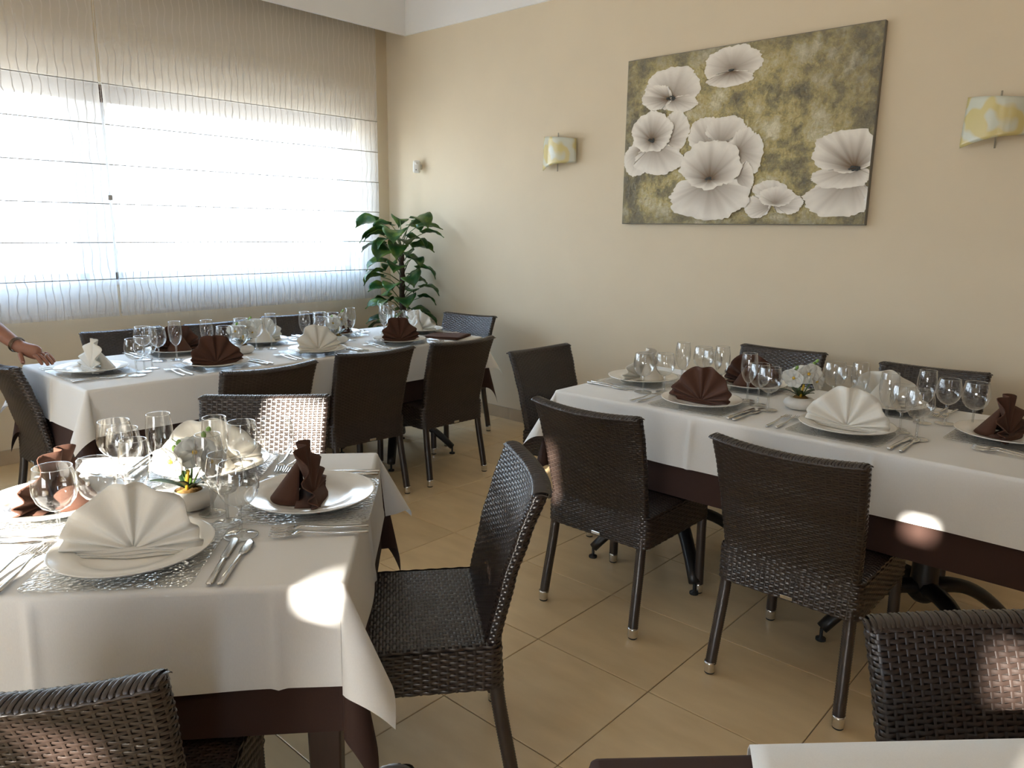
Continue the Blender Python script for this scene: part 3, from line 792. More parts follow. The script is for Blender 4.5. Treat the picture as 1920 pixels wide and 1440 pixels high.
chair(2.156, -1.233, 177, 'front row window table chair nearest the painting wall', G1, True)
chair(0.515, -2.400, 0, 'chair under the window, leftmost of the back row', G1, True)
chair(0.560, -1.837, 0, 'middle chair of the back row under the window', G1, True)
chair(0.500, -1.270, -6, 'chair under the window nearest the plant', G1, True)
chair(1.292, -0.330, -82, 'chair at the plant end of the window table', G1, True)
chair(1.237, -3.190, 90, 'chair at the window table end below the reaching arm', G1, True)
chair(2.676, -2.733, -43, 'sunlit woven chair facing us beyond the foreground table', G3, True)
chair(3.880, -2.690, 231, 'chair seen from the side, pushed up to the foreground table right', G3, True)
chair(3.990, -3.900, 138, 'chair back cut by the bottom left corner', G3, True)
chair(4.950, -2.757, -45, 'chair facing us at the lower right, sun spots on its back', G4, True)
chair(4.665, -3.785, 45, 'chair whose top corner just shows at the bottom edge', G4, True)
# ------------------------------------------------------------------ tables and cloths
TOP = 0.7625
def cloth_rows(hx_, hy_, ztop, drop, beta, seed, creases=(), flare=2.0, wave=0.004):
    """stations round the table edge; each hangs down, the corners bulge out as folded cones"""
    rr = random.Random(seed); rho = 0.012; st = []
    def side(ax, ay, bx, by, ox, oy, n):
        for i in range(n + 1):
            f = i / n; st.append((ax + (bx - ax) * f, ay + (by - ay) * f, ox, oy, None, f))
    ix, iy = hx_ - rho, hy_ - rho; NC = 20
    def corner(cx, cy, a0):
        for i in range(1, NC):
            f = i / NC; a = a0 + PI / 2 * f
            st.append((cx, cy, math.cos(a), math.sin(a), f, 0))
    nx_, ny_ = max(24, int(hx_ * 250)), max(24, int(hy_ * 250))
    side(ix, -iy, ix, iy, 1, 0, ny_); corner(ix, iy, 0)
    side(ix, iy, -ix, iy, 0, 1, nx_); corner(-ix, iy, PI / 2)
    side(-ix, iy, -ix, -iy, -1, 0, ny_); corner(-ix, -iy, PI)
    side(-ix, -iy, ix, -iy, 0, -1, nx_); corner(ix, -iy, -PI / 2)
    ph = [rr.uniform(0, 6.28) for _ in range(6)]
    rows = [[] for _ in range(4 + 13)]
    for (bx, by, ox, oy, cf, f) in st:
        for k in range(4):
            a = PI / 2 * k / 3
            rows[k].append((bx + ox * rho * math.sin(a), by + oy * rho * math.sin(a), ztop - rho + rho * math.cos(a)))
        x0, y0, z0 = bx + ox * rho, by + oy * rho, ztop - rho
        d = drop - rho
        for k in range(1, 14):
            q = k / 13
            if cf is None:
                wv = wave * (math.sin(9 * (bx + by) + ph[0]) + 0.6 * math.sin(17 * (bx - by) + ph[1]))
                cr = 0.0
                for (cside, cpos) in creases:
                    t_ = by if cside in 'EW' else bx
                    hit = {'E': ox > 0.5, 'W': ox < -0.5, 'N': oy > 0.5, 'S': oy < -0.5}[cside]
                    if hit: cr += 0.007 * math.exp(-((t_ - cpos) / 0.009) ** 2)
                e = math.sin(rad(flare)) * d * q + wv * q * math.sin(PI * f) + cr
                if q > 0.9: e += 0.0012
                rows[3 + k].append((x0 + ox * e, y0 + oy * e, z0 - d * q))
            else:
                ph_ = cf * PI / 2
                r = d / max(math.cos(ph_), math.sin(ph_)) * q
                b = rad(flare + (beta - flare) * math.sin(PI * cf) ** 0.45)
                if q > 0.9: r *= 1.0
                rows[3 + k].append((x0 + ox * math.sin(b) * r, y0 + oy * math.sin(b) * r, z0 - math.cos(b) * r))
    return rows
def cloth(name, material, label, loc, rz, hx_, hy_, ztop, drop, beta, seed, creases=(), group=None):
    brown = material == 'linen_brown'
    rows = cloth_rows(hx_, hy_, ztop, drop, beta, seed, creases, 0.5 if brown else 3.5, 0.0008 if brown else 0.005)
    b = MB(); b.grid(rows, closed_u=True); n = len(rows[0]); b.f.append(tuple(range(n)))
    o = b.build(name, material, loc=(loc[0], loc[1], 0), rot=(0, 0, rz))
    tag(o, label, 'tablecloth', group); return o
def pedestal_table(label, cx, cy, hx_, hy_, rz, along, group):
    t = thing('dining_table', label, 'table', (cx, cy, 0), rz, group)
    b = MB(); b.box(-hx_ + 0.006, hx_ - 0.006, -hy_ + 0.006, hy_ - 0.006, 0.722, 0.7535); bevel(b.build('tabletop', 'tabletop_wood', t, sm=False), 0.006)
    for s in (-1, 1):
        px_, py_ = (s * (hx_ - 0.36), 0) if along == 'x' else (0, s * (hy_ - 0.36))
        b = MB(); b.lathe([(0.10, 0.722), (0.10, 0.71), (0.045, 0.70), (0.04, 0.40), (0.045, 0.24), (0.05, 0.17), (0.03, 0.15)], 16, (px_, py_, 0), cap0=True, cap1=True)
        cl = b.build('column', 'black_metal', t)
        for k in range(4):
            a = PI / 4 + k * PI / 2
            P, Rr = [], []
            for i in range(13):
                f = i / 12; r = 0.02 + 0.33 * f
                P.append((px_ + r * math.cos(a), py_ + r * math.sin(a), 0.20 - 0.155 * (f ** 1.7) + 0.03 * math.sin(PI * f)))
                Rr.append(0.036 - 0.012 * f)
            b = MB(); b.tube(P, Rr, n=8, squash=0.8); ft = b.build('foot', 'black_metal', t)
            b = MB(); b.lathe([(0.001, 0), (0.018, 0), (0.018, 0.008), (0.006, 0.010), (0.006, 0.045)], 12, P[-1][:2] + (0,)); b.build('leveller', 'rubber', ft)
    return t
def legged_table(label, cx, cy, h, rz, group):
    t = thing('dining_table', label, 'table', (cx, cy, 0), rz, group)
    b = MB(); b.box(-h + 0.006, h - 0.006, -h + 0.006, h - 0.006, 0.722, 0.7535); bevel(b.build('tabletop', 'tabletop_wood', t, sm=False), 0.006)
    b = MB()
    q = h - 0.05
    for s in (-1, 1):
        b.box(-q, q, s * q - 0.011, s * q + 0.011, 0.64, 0.722); b.box(s * q - 0.011, s * q + 0.011, -q, q, 0.64, 0.722)
    b.build('apron', 'dark_wood', t, sm=False)
    for sx in (-1, 1):
        for sy in (-1, 1):
            b = MB(); P = [(sx * (q - 0.01), sy * (q - 0.01), 0.0), (sx * (q - 0.005), sy * (q - 0.005), 0.722)]
            x0, y0 = sx * (q - 0.002), sy * (q - 0.002)
            lo, hi = 0.026, 0.036
            b.add([(x0 - lo, y0 - lo, 0), (x0 + lo, y0 - lo, 0), (x0 + lo, y0 + lo, 0), (x0 - lo, y0 + lo, 0), (x0 - hi, y0 - hi, 0.722), (x0 + hi, y0 - hi, 0.722), (x0 + hi, y0 + hi, 0.722), (x0 - hi, y0 + hi, 0.722)],
                  [(0, 3, 2, 1), (4, 5, 6, 7), (0, 1, 5, 4), (1, 2, 6, 5), (2, 3, 7, 6), (3, 0, 4, 7)])
            bevel(b.build('leg', 'dark_wood', t, sm=False), 0.004)
    return t
GT = 'restaurant dining tables'
A3 = rad(48)
T1 = (1.475, -1.932, 0.402, 1.13); T2 = (4.045, -1.307, 0.857, 0.402); T3 = (3.405, -3.375, 0.425); T4 = (5.181, -3.405, 0.40)
pedestal_table('long dining table parallel to the window', T1[0], T1[1], T1[2], T1[3], 0, 'y', GT)
pedestal_table('dining table under the flower painting', T2[0], T2[1], T2[2], T2[3], 0, 'x', GT)
legged_table('square table set for four in the left foreground', T3[0], T3[1], T3[2], A3, GT)
legged_table('table whose corner fills the bottom right edge', T4[0], T4[1], T4[2], rad(45), GT)
GB, GW = 'brown under cloths', 'white top cloths'
cloth('under_cloth', 'linen_brown', 'long brown cloth under the white one on the window table', T1, 0, T1[2] + .002, T1[3] + .002, 0.757, 0.312, 14, 1, group=GB)
cloth('tablecloth', 'linen_white', 'white linen tablecloth on the long window table', T1, 0, T1[2] + .004, T1[3] + .004, 0.760, 0.195, 30, 2, [('E', -0.2), ('S', 0.0)], group=GW)
cloth('under_cloth', 'linen_brown', 'long brown cloth under the white one on the wall table', T2, 0, T2[2] + .002, T2[3] + .002, 0.757, 0.312, 14, 3, group=GB)
cloth('tablecloth', 'linen_white', 'white linen tablecloth on the table below the painting', T2, 0, T2[2] + .004, T2[3] + .004, 0.760, 0.195, 30, 4, [('S', -0.22), ('S', 0.4)], group=GW)
cloth('under_cloth', 'linen_brown', 'dark brown cloth under the white one in the left foreground', T3, A3, T3[2] + .002, T3[2] + .002, 0.757, 0.30, 12, 5, group=GB)
cloth('tablecloth', 'linen_white', 'white linen tablecloth on the square foreground table', T3, A3, T3[2] + .004, T3[2] + .004, 0.760, 0.20, 30, 6, [('S', -0.13), ('S', 0.30), ('E', 0.0)], group=GW)
cloth('under_cloth', 'linen_brown', 'brown cloth showing along the bottom right table edge', T4, rad(45), T4[2] + .002, T4[2] + .002, 0.757, 0.312, 14, 7, group=GB)
# white overlay of the near right table lies askew: its own rotated square, hanging over two edges
def overlay():
    b = MB(); h = T4[2] + 0.006; pts = []
    def loc2(x, y): dx, dy = x - T4[0], y - T4[1]; c, s = math.cos(rad(-45)), math.sin(rad(-45)); return (dx * c - dy * s, dx * s + dy * c)
    # in table coordinates (x along the far edge, y towards the far side): far-left corner of the overlay cut on the diagonal
    zt = 0.7612; n = 24
    rows = []
    for i in range(n + 1):
        f = i / n; row = []
        for j in range(n + 1):
            g = j / n
            u = -h + 0.215 * g * 1.0 + (2 * h - 0.215 * g) * f if False else (-h + (0.215 - 0.215 * (1 - g)) + (2 * h + 0.0 - 0.215 * g) * f)
            v = -h + 2 * h * g
            row.append((u, v, zt))
        row.append((row[-1][0], h + 0.004, zt - 0.008)); row.append((row[-1][0], h + 0.006, zt - 0.10)); row.append((row[-1][0], h + 0.009, zt - 0.19))
        rows.append(row)
    b.grid(rows)
    o = b.build('tablecloth', 'linen_white', loc=(T4[0], T4[1], 0), rot=(0, 0, rad(45)))
    solid(o, 0.0015, 1.0)
    tag(o, 'white tablecloth corner at the bottom right edge', 'tablecloth', GW)
overlay()

# ------------------------------------------------------------------ tableware prototypes (meshes shared by every copy)
def lathe_mesh(name, prof, material, n=40):
    b = MB(); b.lathe(prof, n); return b.mesh(name, material)
plate_me = lathe_mesh('dinner_plate', [(0.0005, 0.004), (0.07, 0.004), (0.088, 0.0055), (0.098, 0.010), (0.106, 0.0145), (0.128, 0.018), (0.147, 0.0205), (0.1515, 0.0222), (0.1525, 0.0212), (0.150, 0.0185), (0.125, 0.0145), (0.10, 0.009), (0.09, 0.003), (0.082, 0.0), (0.072, 0.0), (0.07, 0.002), (0.0005, 0.002)], 'porcelain', 56)
def placemat_mesh():
    b = MB(); h, r = 0.152, 0.02; ring = []
    for k in range(32):
        a = 2 * PI * k / 32; cx = h - r if math.cos(a) > 0 else -(h - r); cy = h - r if math.sin(a) > 0 else -(h - r)
        ring.append((cx + r * math.cos(a), cy + r * math.sin(a)))
    b.grid([[(x * s, y * s, z) for x, y in ring] for s, z in ((0.985, 0.0), (1, 0.0015), (1, 0.0035), (0.985, 0.005))], closed_u=True)
    n = len(b.v); b.f.append(tuple(range(n - 32, n))); b.f.append(tuple(reversed(range(32))))
    return b.mesh('glass_placemat', 'mat_glass', sm=False)
mat_me = placemat_mesh()
def glass_proto(kind):
    if kind == 'flute':
        bowl = [(0.0045, 0.070), (0.010, 0.0735), (0.018, 0.083), (0.0255, 0.098), (0.0305, 0.118), (0.0320, 0.136), (0.0312, 0.158), (0.0288, 0.176), (0.0272, 0.188)]
        z0, br = 0.071, 0.030
    elif kind == 'wine':
        bowl = [(0.0045, 0.068), (0.012, 0.0705), (0.024, 0.078), (0.034, 0.091), (0.0395, 0.106), (0.0405, 0.120), (0.0385, 0.137), (0.0352, 0.152), (0.0335, 0.160)]
        z0, br = 0.069, 0.033
    else:
        bowl = [(0.0045, 0.066), (0.013, 0.0685), (0.027, 0.0765), (0.0375, 0.091), (0.0425, 0.107), (0.0432, 0.121), (0.0410, 0.139), (0.0380, 0.153), (0.0362, 0.161)]
        z0, br = 0.067, 0.036
    # smooth the bowl
    B = MB(); B.lathe(bowl, 32); bowl_me = B.mesh('bowl', 'glass_bowl')
    S = MB(); S.lathe([(0.0005, z0 + 0.0018), (0.0056, z0), (0.0040, z0 - 0.012), (0.0034, 0.035), (0.0038, 0.012), (0.0065, 0.006), (0.016, 0.0042), (br - 0.003, 0.0024), (br, 0.0016), (br, 0.0006), (br - 0.004, 0.0003), (0.0005, 0.0003)], 20)
    stem_me = S.mesh('stem', 'glass_stem')
    R_ = MB(); r, z = bowl[-1]; R_.tube([(r * math.cos(2 * PI * k / 28), r * math.sin(2 * PI * k / 28), z) for k in range(29)], 0.0009, n=5, caps=False)
    rim_me = R_.mesh('rim', 'glass_stem')
    return bowl_me, stem_me, rim_me
GLASS = {k: glass_proto(k) for k in ('flute', 'wine', 'goblet')}
def smooth_bar(b, P, half_w, half_t):
    rows = []
    for p, hw, ht in zip(P, half_w, half_t):
        x, y, z = p
        rows.append([(x - hw, y, z), (x - hw * .6, y, z + ht), (x + hw * .6, y, z + ht), (x + hw, y, z), (x + hw * .6, y, z - ht), (x - hw * .6, y, z - ht)])
    b.grid(rows, closed_u=True); n = len(b.v); b.f.append(tuple(range(n - 6, n))); b.f.append(tuple(reversed(range(n - 6 * len(P), n - 6 * len(P) + 6))))
def fork_mesh():
    b = MB()
    smooth_bar(b, [(0, -0.105, .004), (0, -0.10, .0045), (0, -0.02, .005), (0, 0.02, .009), (0, 0.035, .011), (0, 0.045, .0095), (0, 0.055, .007)], [.005, .0065, .0042, .0028, .004, .0105, .0125], [.0014, .0016, .0016, .0016, .0014, .001, .0009])
    for i in range(4):
        x = -0.0099 + 0.0066 * i
        smooth_bar(b, [(x, 0.053, .0072), (x, 0.075, .004), (x, 0.092, .004), (x * 0.98, 0.103, .0065)], [.0023, .0019, .0017, .0007], [.0009, .0009, .0009, .0006])
    return b.mesh('fork', 'steel')
def knife_mesh():
    b = MB()
    smooth_bar(b, [(0, -0.11, .004), (0, -0.106, .0042), (0, -0.06, .0045), (0, -0.005, .0042), (0, 0.004, .0038)], [.005, .0072, .0065, .0055, .0045], [.002, .0034, .0034, .003, .0016])
    smooth_bar(b, [(0, 0.002, .0035), (0, 0.012, .0035), (0.001, 0.06, .0033), (0.002, 0.095, .003), (-0.003, 0.112, .0028), (-0.005, 0.117, .0026)], [.0045, .0085, .0092, .0088, .0045, .001], [.0012, .001, .0009, .0008, .0006, .0003])
    return b.mesh('knife', 'steel')
def fish_knife_mesh():
    b = MB()
    smooth_bar(b, [(0, -0.11, .004), (0, -0.106, .0042), (0, -0.05, .0045), (0, 0.015, .0042), (0, 0.022, .0038)], [.005, .007, .0058, .004, .0035], [.002, .003, .003, .0024, .0014])
    smooth_bar(b, [(0, 0.02, .0036), (0.001, 0.032, .0036), (0.002, 0.055, .0036), (0.0, 0.082, .0034), (-0.004, 0.097, .003), (-0.007, 0.104, .0026)], [.0035, .0085, .0115, .0098, .0055, .001], [.0013, .0011, .001, .0009, .0006, .0003])
    return b.mesh('fish_knife', 'steel')
FORK, KNIFE, FISH = fork_mesh(), knife_mesh(), fish_knife_mesh()
def fan_mesh(name, material, seed, squeeze=1.0):
    rr = random.Random(seed); R0 = 0.130
    half = [-3, 2, 6, 11, 17, 26, 44, 66, 87]
    ang = half + [180 - a for a in reversed(half)]
    b = MB(); nr = 9; cols = []
    for i in range(len(ang) - 1):
        for k in range(5 if i < len(ang) - 2 else 6):
            f = k / 5; a = ang[i] + (ang[i + 1] - ang[i]) * f
            wdt = (ang[i + 1] - ang[i]); tri = (1 - 2 * f) if i % 2 == 0 else (2 * f - 1)
            dep = (0.009 + 0.006 * min(1, wdt / 25)) * math.sin(tri * PI / 2)
            cols.append((a, dep, abs(math.sin(rad(a)))))
    for r in range(nr):
        pass
    rows = []
    for r in range(nr):
        f = r / (nr - 1); row = []
        for a, dep, s_ in cols:
            rad_ = R0 * (0.05 + 0.95 * f) * (1.0 + 0.03 * math.sin(a * 0.13 + seed))
            if a < 30 or a > 150: rad_ *= 1.02
            x = rad_ * math.cos(rad(a)) * squeeze; z = 0.006 + rad_ * math.sin(rad(a)) * 1.0 + 0.008 * (1 - f) * 0
            fwd = -0.022 * (1 - s_) * (0.4 + 0.6 * f) + 0.020 * s_ * f
            row.append((x, fwd + dep * (0.12 + 0.88 * f), max(z, 0.0022 + 0.002 * (abs(a - 90) < 80))))
        rows.append(row)
    b.grid(rows)
    # tucked flap that props the fan from behind, a half cone open at the front
    rows = []
    for i in range(9):
        f = i / 8; row = []
        for j in range(13):
            a = PI * j / 12
            row.append((0.068 * squeeze * math.cos(a) * (0.10 + 0.90 * f), 0.022 + (0.073 * f) * math.sin(a) ** 0.8, 0.098 * (1 - f) + 0.0022))
        rows.append(row)
    b.grid(rows)
    for s in (0, 1, 2):   # flat folded layers under the fan
        z = 0.003 + 0.0035 * s; y0 = -0.034 + 0.006 * s; wx = (0.118 - 0.004 * s) * squeeze
        b.grid([[(-wx + 2 * wx * i / 10, y0 + 0.006 * math.sin(i * 0.9 + s), z), ] + [(-wx + 2 * wx * i / 10, y0 + 0.05, z + 0.001)] for i in range(11)])
    return b.mesh(name, material)
FAN = {('white', k): fan_mesh('napkin', 'napkin_white', k, 1.0) for k in range(2)}
FAN.update({('brown', k): fan_mesh('napkin', 'napkin_brown', k + 5, 0.93) for k in range(2)})

GP, GN, GM, GG, GC = 'white dinner plates', 'fan folded napkins', 'clear glass placemats', 'stemmed glasses on the tables', 'cutlery on the tables'
def glass(kind, x, y, label):
    t = thing('champagne_flute' if kind == 'flute' else 'wine_glass' if kind == 'wine' else 'water_goblet', label, 'glass', (x, y, TOP), random.uniform(0, 6), GG)
    b, s, r = GLASS[kind]
    obj('bowl', b, t); obj('stem', s, t); obj('rim', r, t)
DEF = {'flute': (0.079, 0.240), 'wine': (0.132, 0.170), 'goblet': (0.178, 0.105)}
nk = [0]
def setting(x, y, fdeg, colour, desc, glasses=None, plate_tilt=0.0, forks=True, knives=True):
    """one place: plate centre (x, y); fdeg = direction the diner looks"""
    a = rad(fdeg); fx, fy = math.cos(a), math.sin(a); rx, ry = fy, -fx
    rz = a - PI / 2
    P = lambda r, f: (x + rx * r + fx * f, y + ry * r + fy * f)
    o = obj('glass_placemat', mat_me, None, (x, y, TOP), (0, 0, rz + rad(random.uniform(-2, 2)))); tag(o, 'clear textured glass mat under the plate, ' + desc, 'placemat', GM)
    o = obj('dinner_plate', plate_me, None, (x, y, TOP + 0.0052), (0, 0, rz)); tag(o, 'round white plate with %s napkin, %s' % (colour, desc), 'plate', GP)
    nk[0] += 1
    o = obj('napkin', FAN[(colour, nk[0] % 2)], None, (x, y, TOP + 0.0052 + 0.0042), (0, 0, rz + rad(random.uniform(-6, 6)))); solid(o, 0.0022); tag(o, '%s napkin folded as a standing fan, %s' % (colour, desc), 'napkin', GN)
    g = dict(DEF); g.update(glasses or {})
    names = {'flute': 'tall champagne flute', 'wine': 'smaller stemmed wine glass', 'goblet': 'round stemmed water glass'}
    for k, v in g.items():
        if v is None: continue
        gx, gy = P(*v); glass(k, gx, gy, '%s, %s' % (names[k], desc))
    if forks:
        for nm, r in (('outer', -0.215), ('inner', -0.183)):
            o = obj('fork', FORK, None, (*P(r, -0.045 + random.uniform(-.006, .006)), TOP), (0, 0, rz + rad(random.uniform(-4, 4)))); tag(o, '%s steel fork, %s' % (nm, desc), 'fork', GC)
    if knives:
        o = obj('knife', KNIFE, None, (*P(0.182, -0.038), TOP), (0, 0, rz + rad(random.uniform(-3, 3)))); tag(o, 'steel dinner knife nearer the plate, %s' % desc, 'knife', GC)
        o = obj('fish_knife', FISH, None, (*P(0.210, -0.040), TOP), (0, 0, rz + rad(random.uniform(-3, 3)))); tag(o, 'outer steel fish knife, %s' % desc, 'knife', GC)
W1 = 'window table '
setting(1.485, -2.900, 90, 'white', W1 + 'end place held by the hand', {'goblet': (0.222, 0.104), 'wine': (0.159, 0.163), 'flute': (0.100, 0.222)})
setting(1.225, -2.400, 0, 'brown', W1 + 'back row nearest the arm', {'wine': (0.173, 0.191), 'flute': (0.098, 0.214), 'goblet': (0.205, 0.100)})
setting(1.725, -2.440, 180, 'brown', W1 + 'front row nearest the arm')
setting(1.225, -1.925, 0, 'white', W1 + 'back row middle place', {'wine': (0.128, 0.181), 'flute': (0.058, 0.214), 'goblet': (0.168, 0.10)})
setting(1.715, -1.875, 180, 'white', W1 + 'front row middle place')
setting(1.235, -1.430, 0, 'brown', W1 + 'back row nearest the plant', {'flute': (0.057, 0.235)})
setting(1.730, -1.335, 180, 'brown', W1 + 'front row nearest the plant')
setting(1.465, -0.955, -90, 'white', W1 + 'end place by the plant', {'flute': (0.09, 0.21)})
W2 = 'wall table '
setting(3.350, -1.295, 0, 'white', W2 + 'left end place', {'goblet': (0.198, 0.127), 'wine': (0.139, 0.190), 'flute': (-0.02, 0.180)})
setting(3.757, -1.523, 90, 'brown', W2 + 'front left place', {'flute': (0.098, 0.188), 'wine': (0.160, 0.147), 'goblet': (0.225, 0.090)})
setting(3.750, -1.075, -90, 'brown', W2 + 'back left place', {'flute': (0.050, 0.180), 'wine': (0.115, 0.140), 'goblet': (0.185, 0.085)})
setting(4.297, -1.525, 90, 'white', W2 + 'front right place', {'flute': (0.080, 0.148), 'wine': (0.138, 0.102), 'goblet': (0.203, 0.047)})
setting(4.280, -1.065, -90, 'white', W2 + 'back right place', {'flute': (0.040, 0.180), 'wine': (0.102, 0.138), 'goblet': (0.165, 0.075)})
setting(4.715, -1.265, 180, 'brown', W2 + 'right end place', {'flute': (0.035, 0.258), 'wine': (0.081, 0.198), 'goblet': (0.068, 0.113)})
W3 = 'foreground table '
def t3(a, b): return (T3[0] + a * math.cos(A3) + b * math.sin(A3), T3[1] + a * math.sin(A3) - b * math.cos(A3))
D3 = 48.0
setting(*t3(-0.005, 0.272), D3 + 90, 'white', W3 + 'place nearest us', {'flute': (0.090, 0.222), 'wine': (0.140, 0.158), 'goblet': (0.186, 0.087)})
setting(*t3(0.296, -0.020), D3 + 180, 'brown', W3 + 'right place', {'goblet': (0.172, 0.110), 'wine': (0.150, 0.192), 'flute': (0.088, 0.240)})
setting(*t3(-0.285, -0.015), D3, 'brown', W3 + 'left place', {'goblet': (0.20, 0.10), 'wine': (0.15, 0.16), 'flute': (0.10, 0.222)})
setting(*t3(-0.010, -0.285), D3 - 90, 'white', W3 + 'far place', {'goblet': (0.205, 0.092), 'wine': (0.155, 0.165), 'flute': (0.080, 0.135)})

# folded brown cloths left on the corner of the window table
fc = thing('folded_cloth', 'flat folded brown cloth lying on the window table corner', 'cloth', (1.742, -0.985, TOP), rad(22))
for k in range(3):
    b = MB(); h1, h2 = 0.125 - 0.003 * k, 0.105 - 0.002 * k
    rows = [[(-h1 + 2 * h1 * i / 8 + 0.004 * k, -h2 + 2 * h2 * j / 8 + 0.003 * k, 0.004 * k + 0.002 + 0.0008 * math.sin(i + j * 0.7 + k)) for i in range(9)] for j in range(9)]
    b.grid(rows); o = b.build('layer', 'napkin_brown', fc, loc=(0, 0, 0), rot=(0, 0, rad(2.5 * k))); solid(o, 0.0034)

# ------------------------------------------------------------------ orchid centrepieces
def petal_rows(L, Wd, curl, cup):
    rows = []
    for i in range(7):
        f = i / 6; wv = Wd * math.sin(PI * min(1, 0.08 + 0.86 * f)) ** 0.75
        rows.append([(wv * (2 * j / 4 - 1), L * f, curl * f * f * L + cup * Wd * ((2 * j / 4 - 1) ** 2)) for j in range(5)])
    return rows
def make_orchid():
    t = thing('orchid_pot', 'white orchid arrangement', 'flower pot')
    b = MB(); b.lathe([(0.0005, 0.0), (0.040, 0.0), (0.054, 0.008), (0.060, 0.020), (0.056, 0.032), (0.042, 0.041), (0.032, 0.043), (0.030, 0.041), (0.030, 0.034), (0.0005, 0.034)], 32); b.build('pot', 'stone_pot', t)
    b = MB(); r = random.Random(4)
    b.lathe([(0.0305, 0.037), (0.027, 0.043), (0.018, 0.047), (0.008, 0.050), (0.0005, 0.050)], 20)
    b.v = [(x + r.uniform(-.002, .002), y + r.uniform(-.002, .002), z + r.uniform(-.002, .003)) for x, y, z in b.v]; b.build('moss', 'gold_moss', t)
    b = MB(); b.tube([(0.0, -0.012, 0.045), (0.003, -0.018, 0.07), (0.008, -0.020, 0.095)], 0.0045, n=8); b.build('yellow_stake', 'yellow_stick', t)
    for a, L, wd, lift in ((200, 0.075, 0.014, 0.7), (20, 0.06, 0.014, 0.9), (320, 0.055, 0.012, 0.8), (120, 0.07, 0.013, 0.6), (260, 0.05, 0.013, 1.2)):
        rows = []
        for i in range(8):
            f = i / 7; wv = wd * math.sin(PI * (0.15 + 0.83 * f)) ** 0.8
            rad_ = 0.006 + L * f; z = 0.045 + lift * L * f * (1 - 0.45 * f)
            rows.append([(rad_, wv * (j - 2) / 2, z + 0.25 * wv * abs(j - 2) / 2) for j in range(5)])
        b = MB(); b.grid(rows); o = b.build('leaf', 'orchid_leaf', t, rot=(0, 0, rad(a))); solid(o, 0.0012)
    spots = [((-0.028, -0.018, 0.118), (-25, 15), 1.0), ((0.020, -0.004, 0.135), (25, 5), 1.05), ((0.048, 0.012, 0.105), (60, -10), 0.95), ((-0.010, 0.025, 0.125), (160, 10), 0.9)]
    pm = MB(); pm.grid(petal_rows(0.032, 0.019, 0.25, 0.25)); petal_me = pm.mesh('petal', 'orchid_petal')
    lm = MB(); lm.lathe([(0.0005, 0.010), (0.004, 0.009), (0.006, 0.004), (0.003, -0.002), (0.0005, -0.003)], 10); lip_me = lm.mesh('lip', 'orchid_lip')
    for (px_, py_, pz_), (yaw, tilt), s in spots:
        b = MB(); b.tube([(0.004 * (1 if px_ > 0 else -1), 0.004, 0.045), (px_ * 0.5, py_ * 0.5 + 0.01, 0.045 + (pz_ - 0.045) * 0.7), (px_ * 0.85, py_ + 0.014, pz_ + 0.004), (px_, py_ + 0.004, pz_)], [0.0022, 0.0019, 0.0016, 0.0014], n=6)
        st = b.build('flower_stem', 'orchid_stem', t)
        R1 = Matrix.Translation((px_, py_, pz_)) @ Matrix.Rotation(rad(yaw), 4, 'Z') @ Matrix.Rotation(rad(90 + tilt), 4, 'X')
        bl = MB()
        for k, (ang, ss) in enumerate(((90, 1.0), (20, 1.1), (160, 1.1), (228, 0.95), (312, 0.95))):
            M_ = R1 @ Matrix.Rotation(rad(ang - 90), 4, 'Z') @ Matrix.Scale(s * ss, 4)
            rows = [[tuple(M_ @ Vector(v)) for v in row] for row in petal_rows(0.040, 0.026, 0.18, 0.22)]
            bl.grid(rows)
        fl = bl.build('blossom', 'orchid_petal', t); solid(fl, 0.0007)
        M_ = R1 @ Matrix.Scale(s, 4)
        o = obj('lip', lip_me, fl); o.matrix_local = M_
    b = MB(); b.tube([(0.0, 0.006, 0.05), (0.008, 0.02, 0.11), (0.028, 0.025, 0.155), (0.040, 0.022, 0.172)], [0.002, 0.0018, 0.0012, 0.0008], n=6); b.build('bud_stem', 'orchid_stem', t)
    bm_ = MB(); bm_.lathe([(0.0005, -0.009), (0.005, -0.005), (0.0062, 0.001), (0.004, 0.007), (0.0005, 0.010)], 10); bud = bm_.mesh('bud', 'orchid_bud')
    for q in ((0.022, 0.028, 0.148), (0.036, 0.020, 0.168), (0.046, 0.024, 0.180), (0.010, 0.026, 0.132), (-0.022, 0.02, 0.15), (-0.03, 0.012, 0.138)):
        obj('bud', bud, t, q, (random.uniform(-.5, .5), random.uniform(-.5, .5), 0))
    b = MB(); b.tube([(0.0, 0.006, 0.05), (-0.012, 0.02, 0.10), (-0.024, 0.018, 0.15), (-0.034, 0.012, 0.162)], [0.002, 0.0016, 0.0012, 0.0008], n=6); b.build('bud_stem', 'orchid_stem', t)
    return t
op = make_orchid()
GO = 'white orchid centrepieces'
for k, (x, y, rz, lab) in enumerate(((*t3(0.02, 0.0), 48, 'white orchids in a low stone pot on the foreground table'), (4.056, -1.315, 20, 'white orchids in a low stone pot on the wall table'),
                                     (1.465, -2.165, 60, 'white orchid pot on the window table, between the two leftmost chairs'), (1.505, -1.605, 75, 'white orchid pot on the window table, nearer the plant'))):
    o = op if k == 0 else copy_tree(op)
    o.location = (x, y, TOP); o.rotation_euler = (0, 0, rad(rz)); tag(o, lab, 'flower pot', GO)
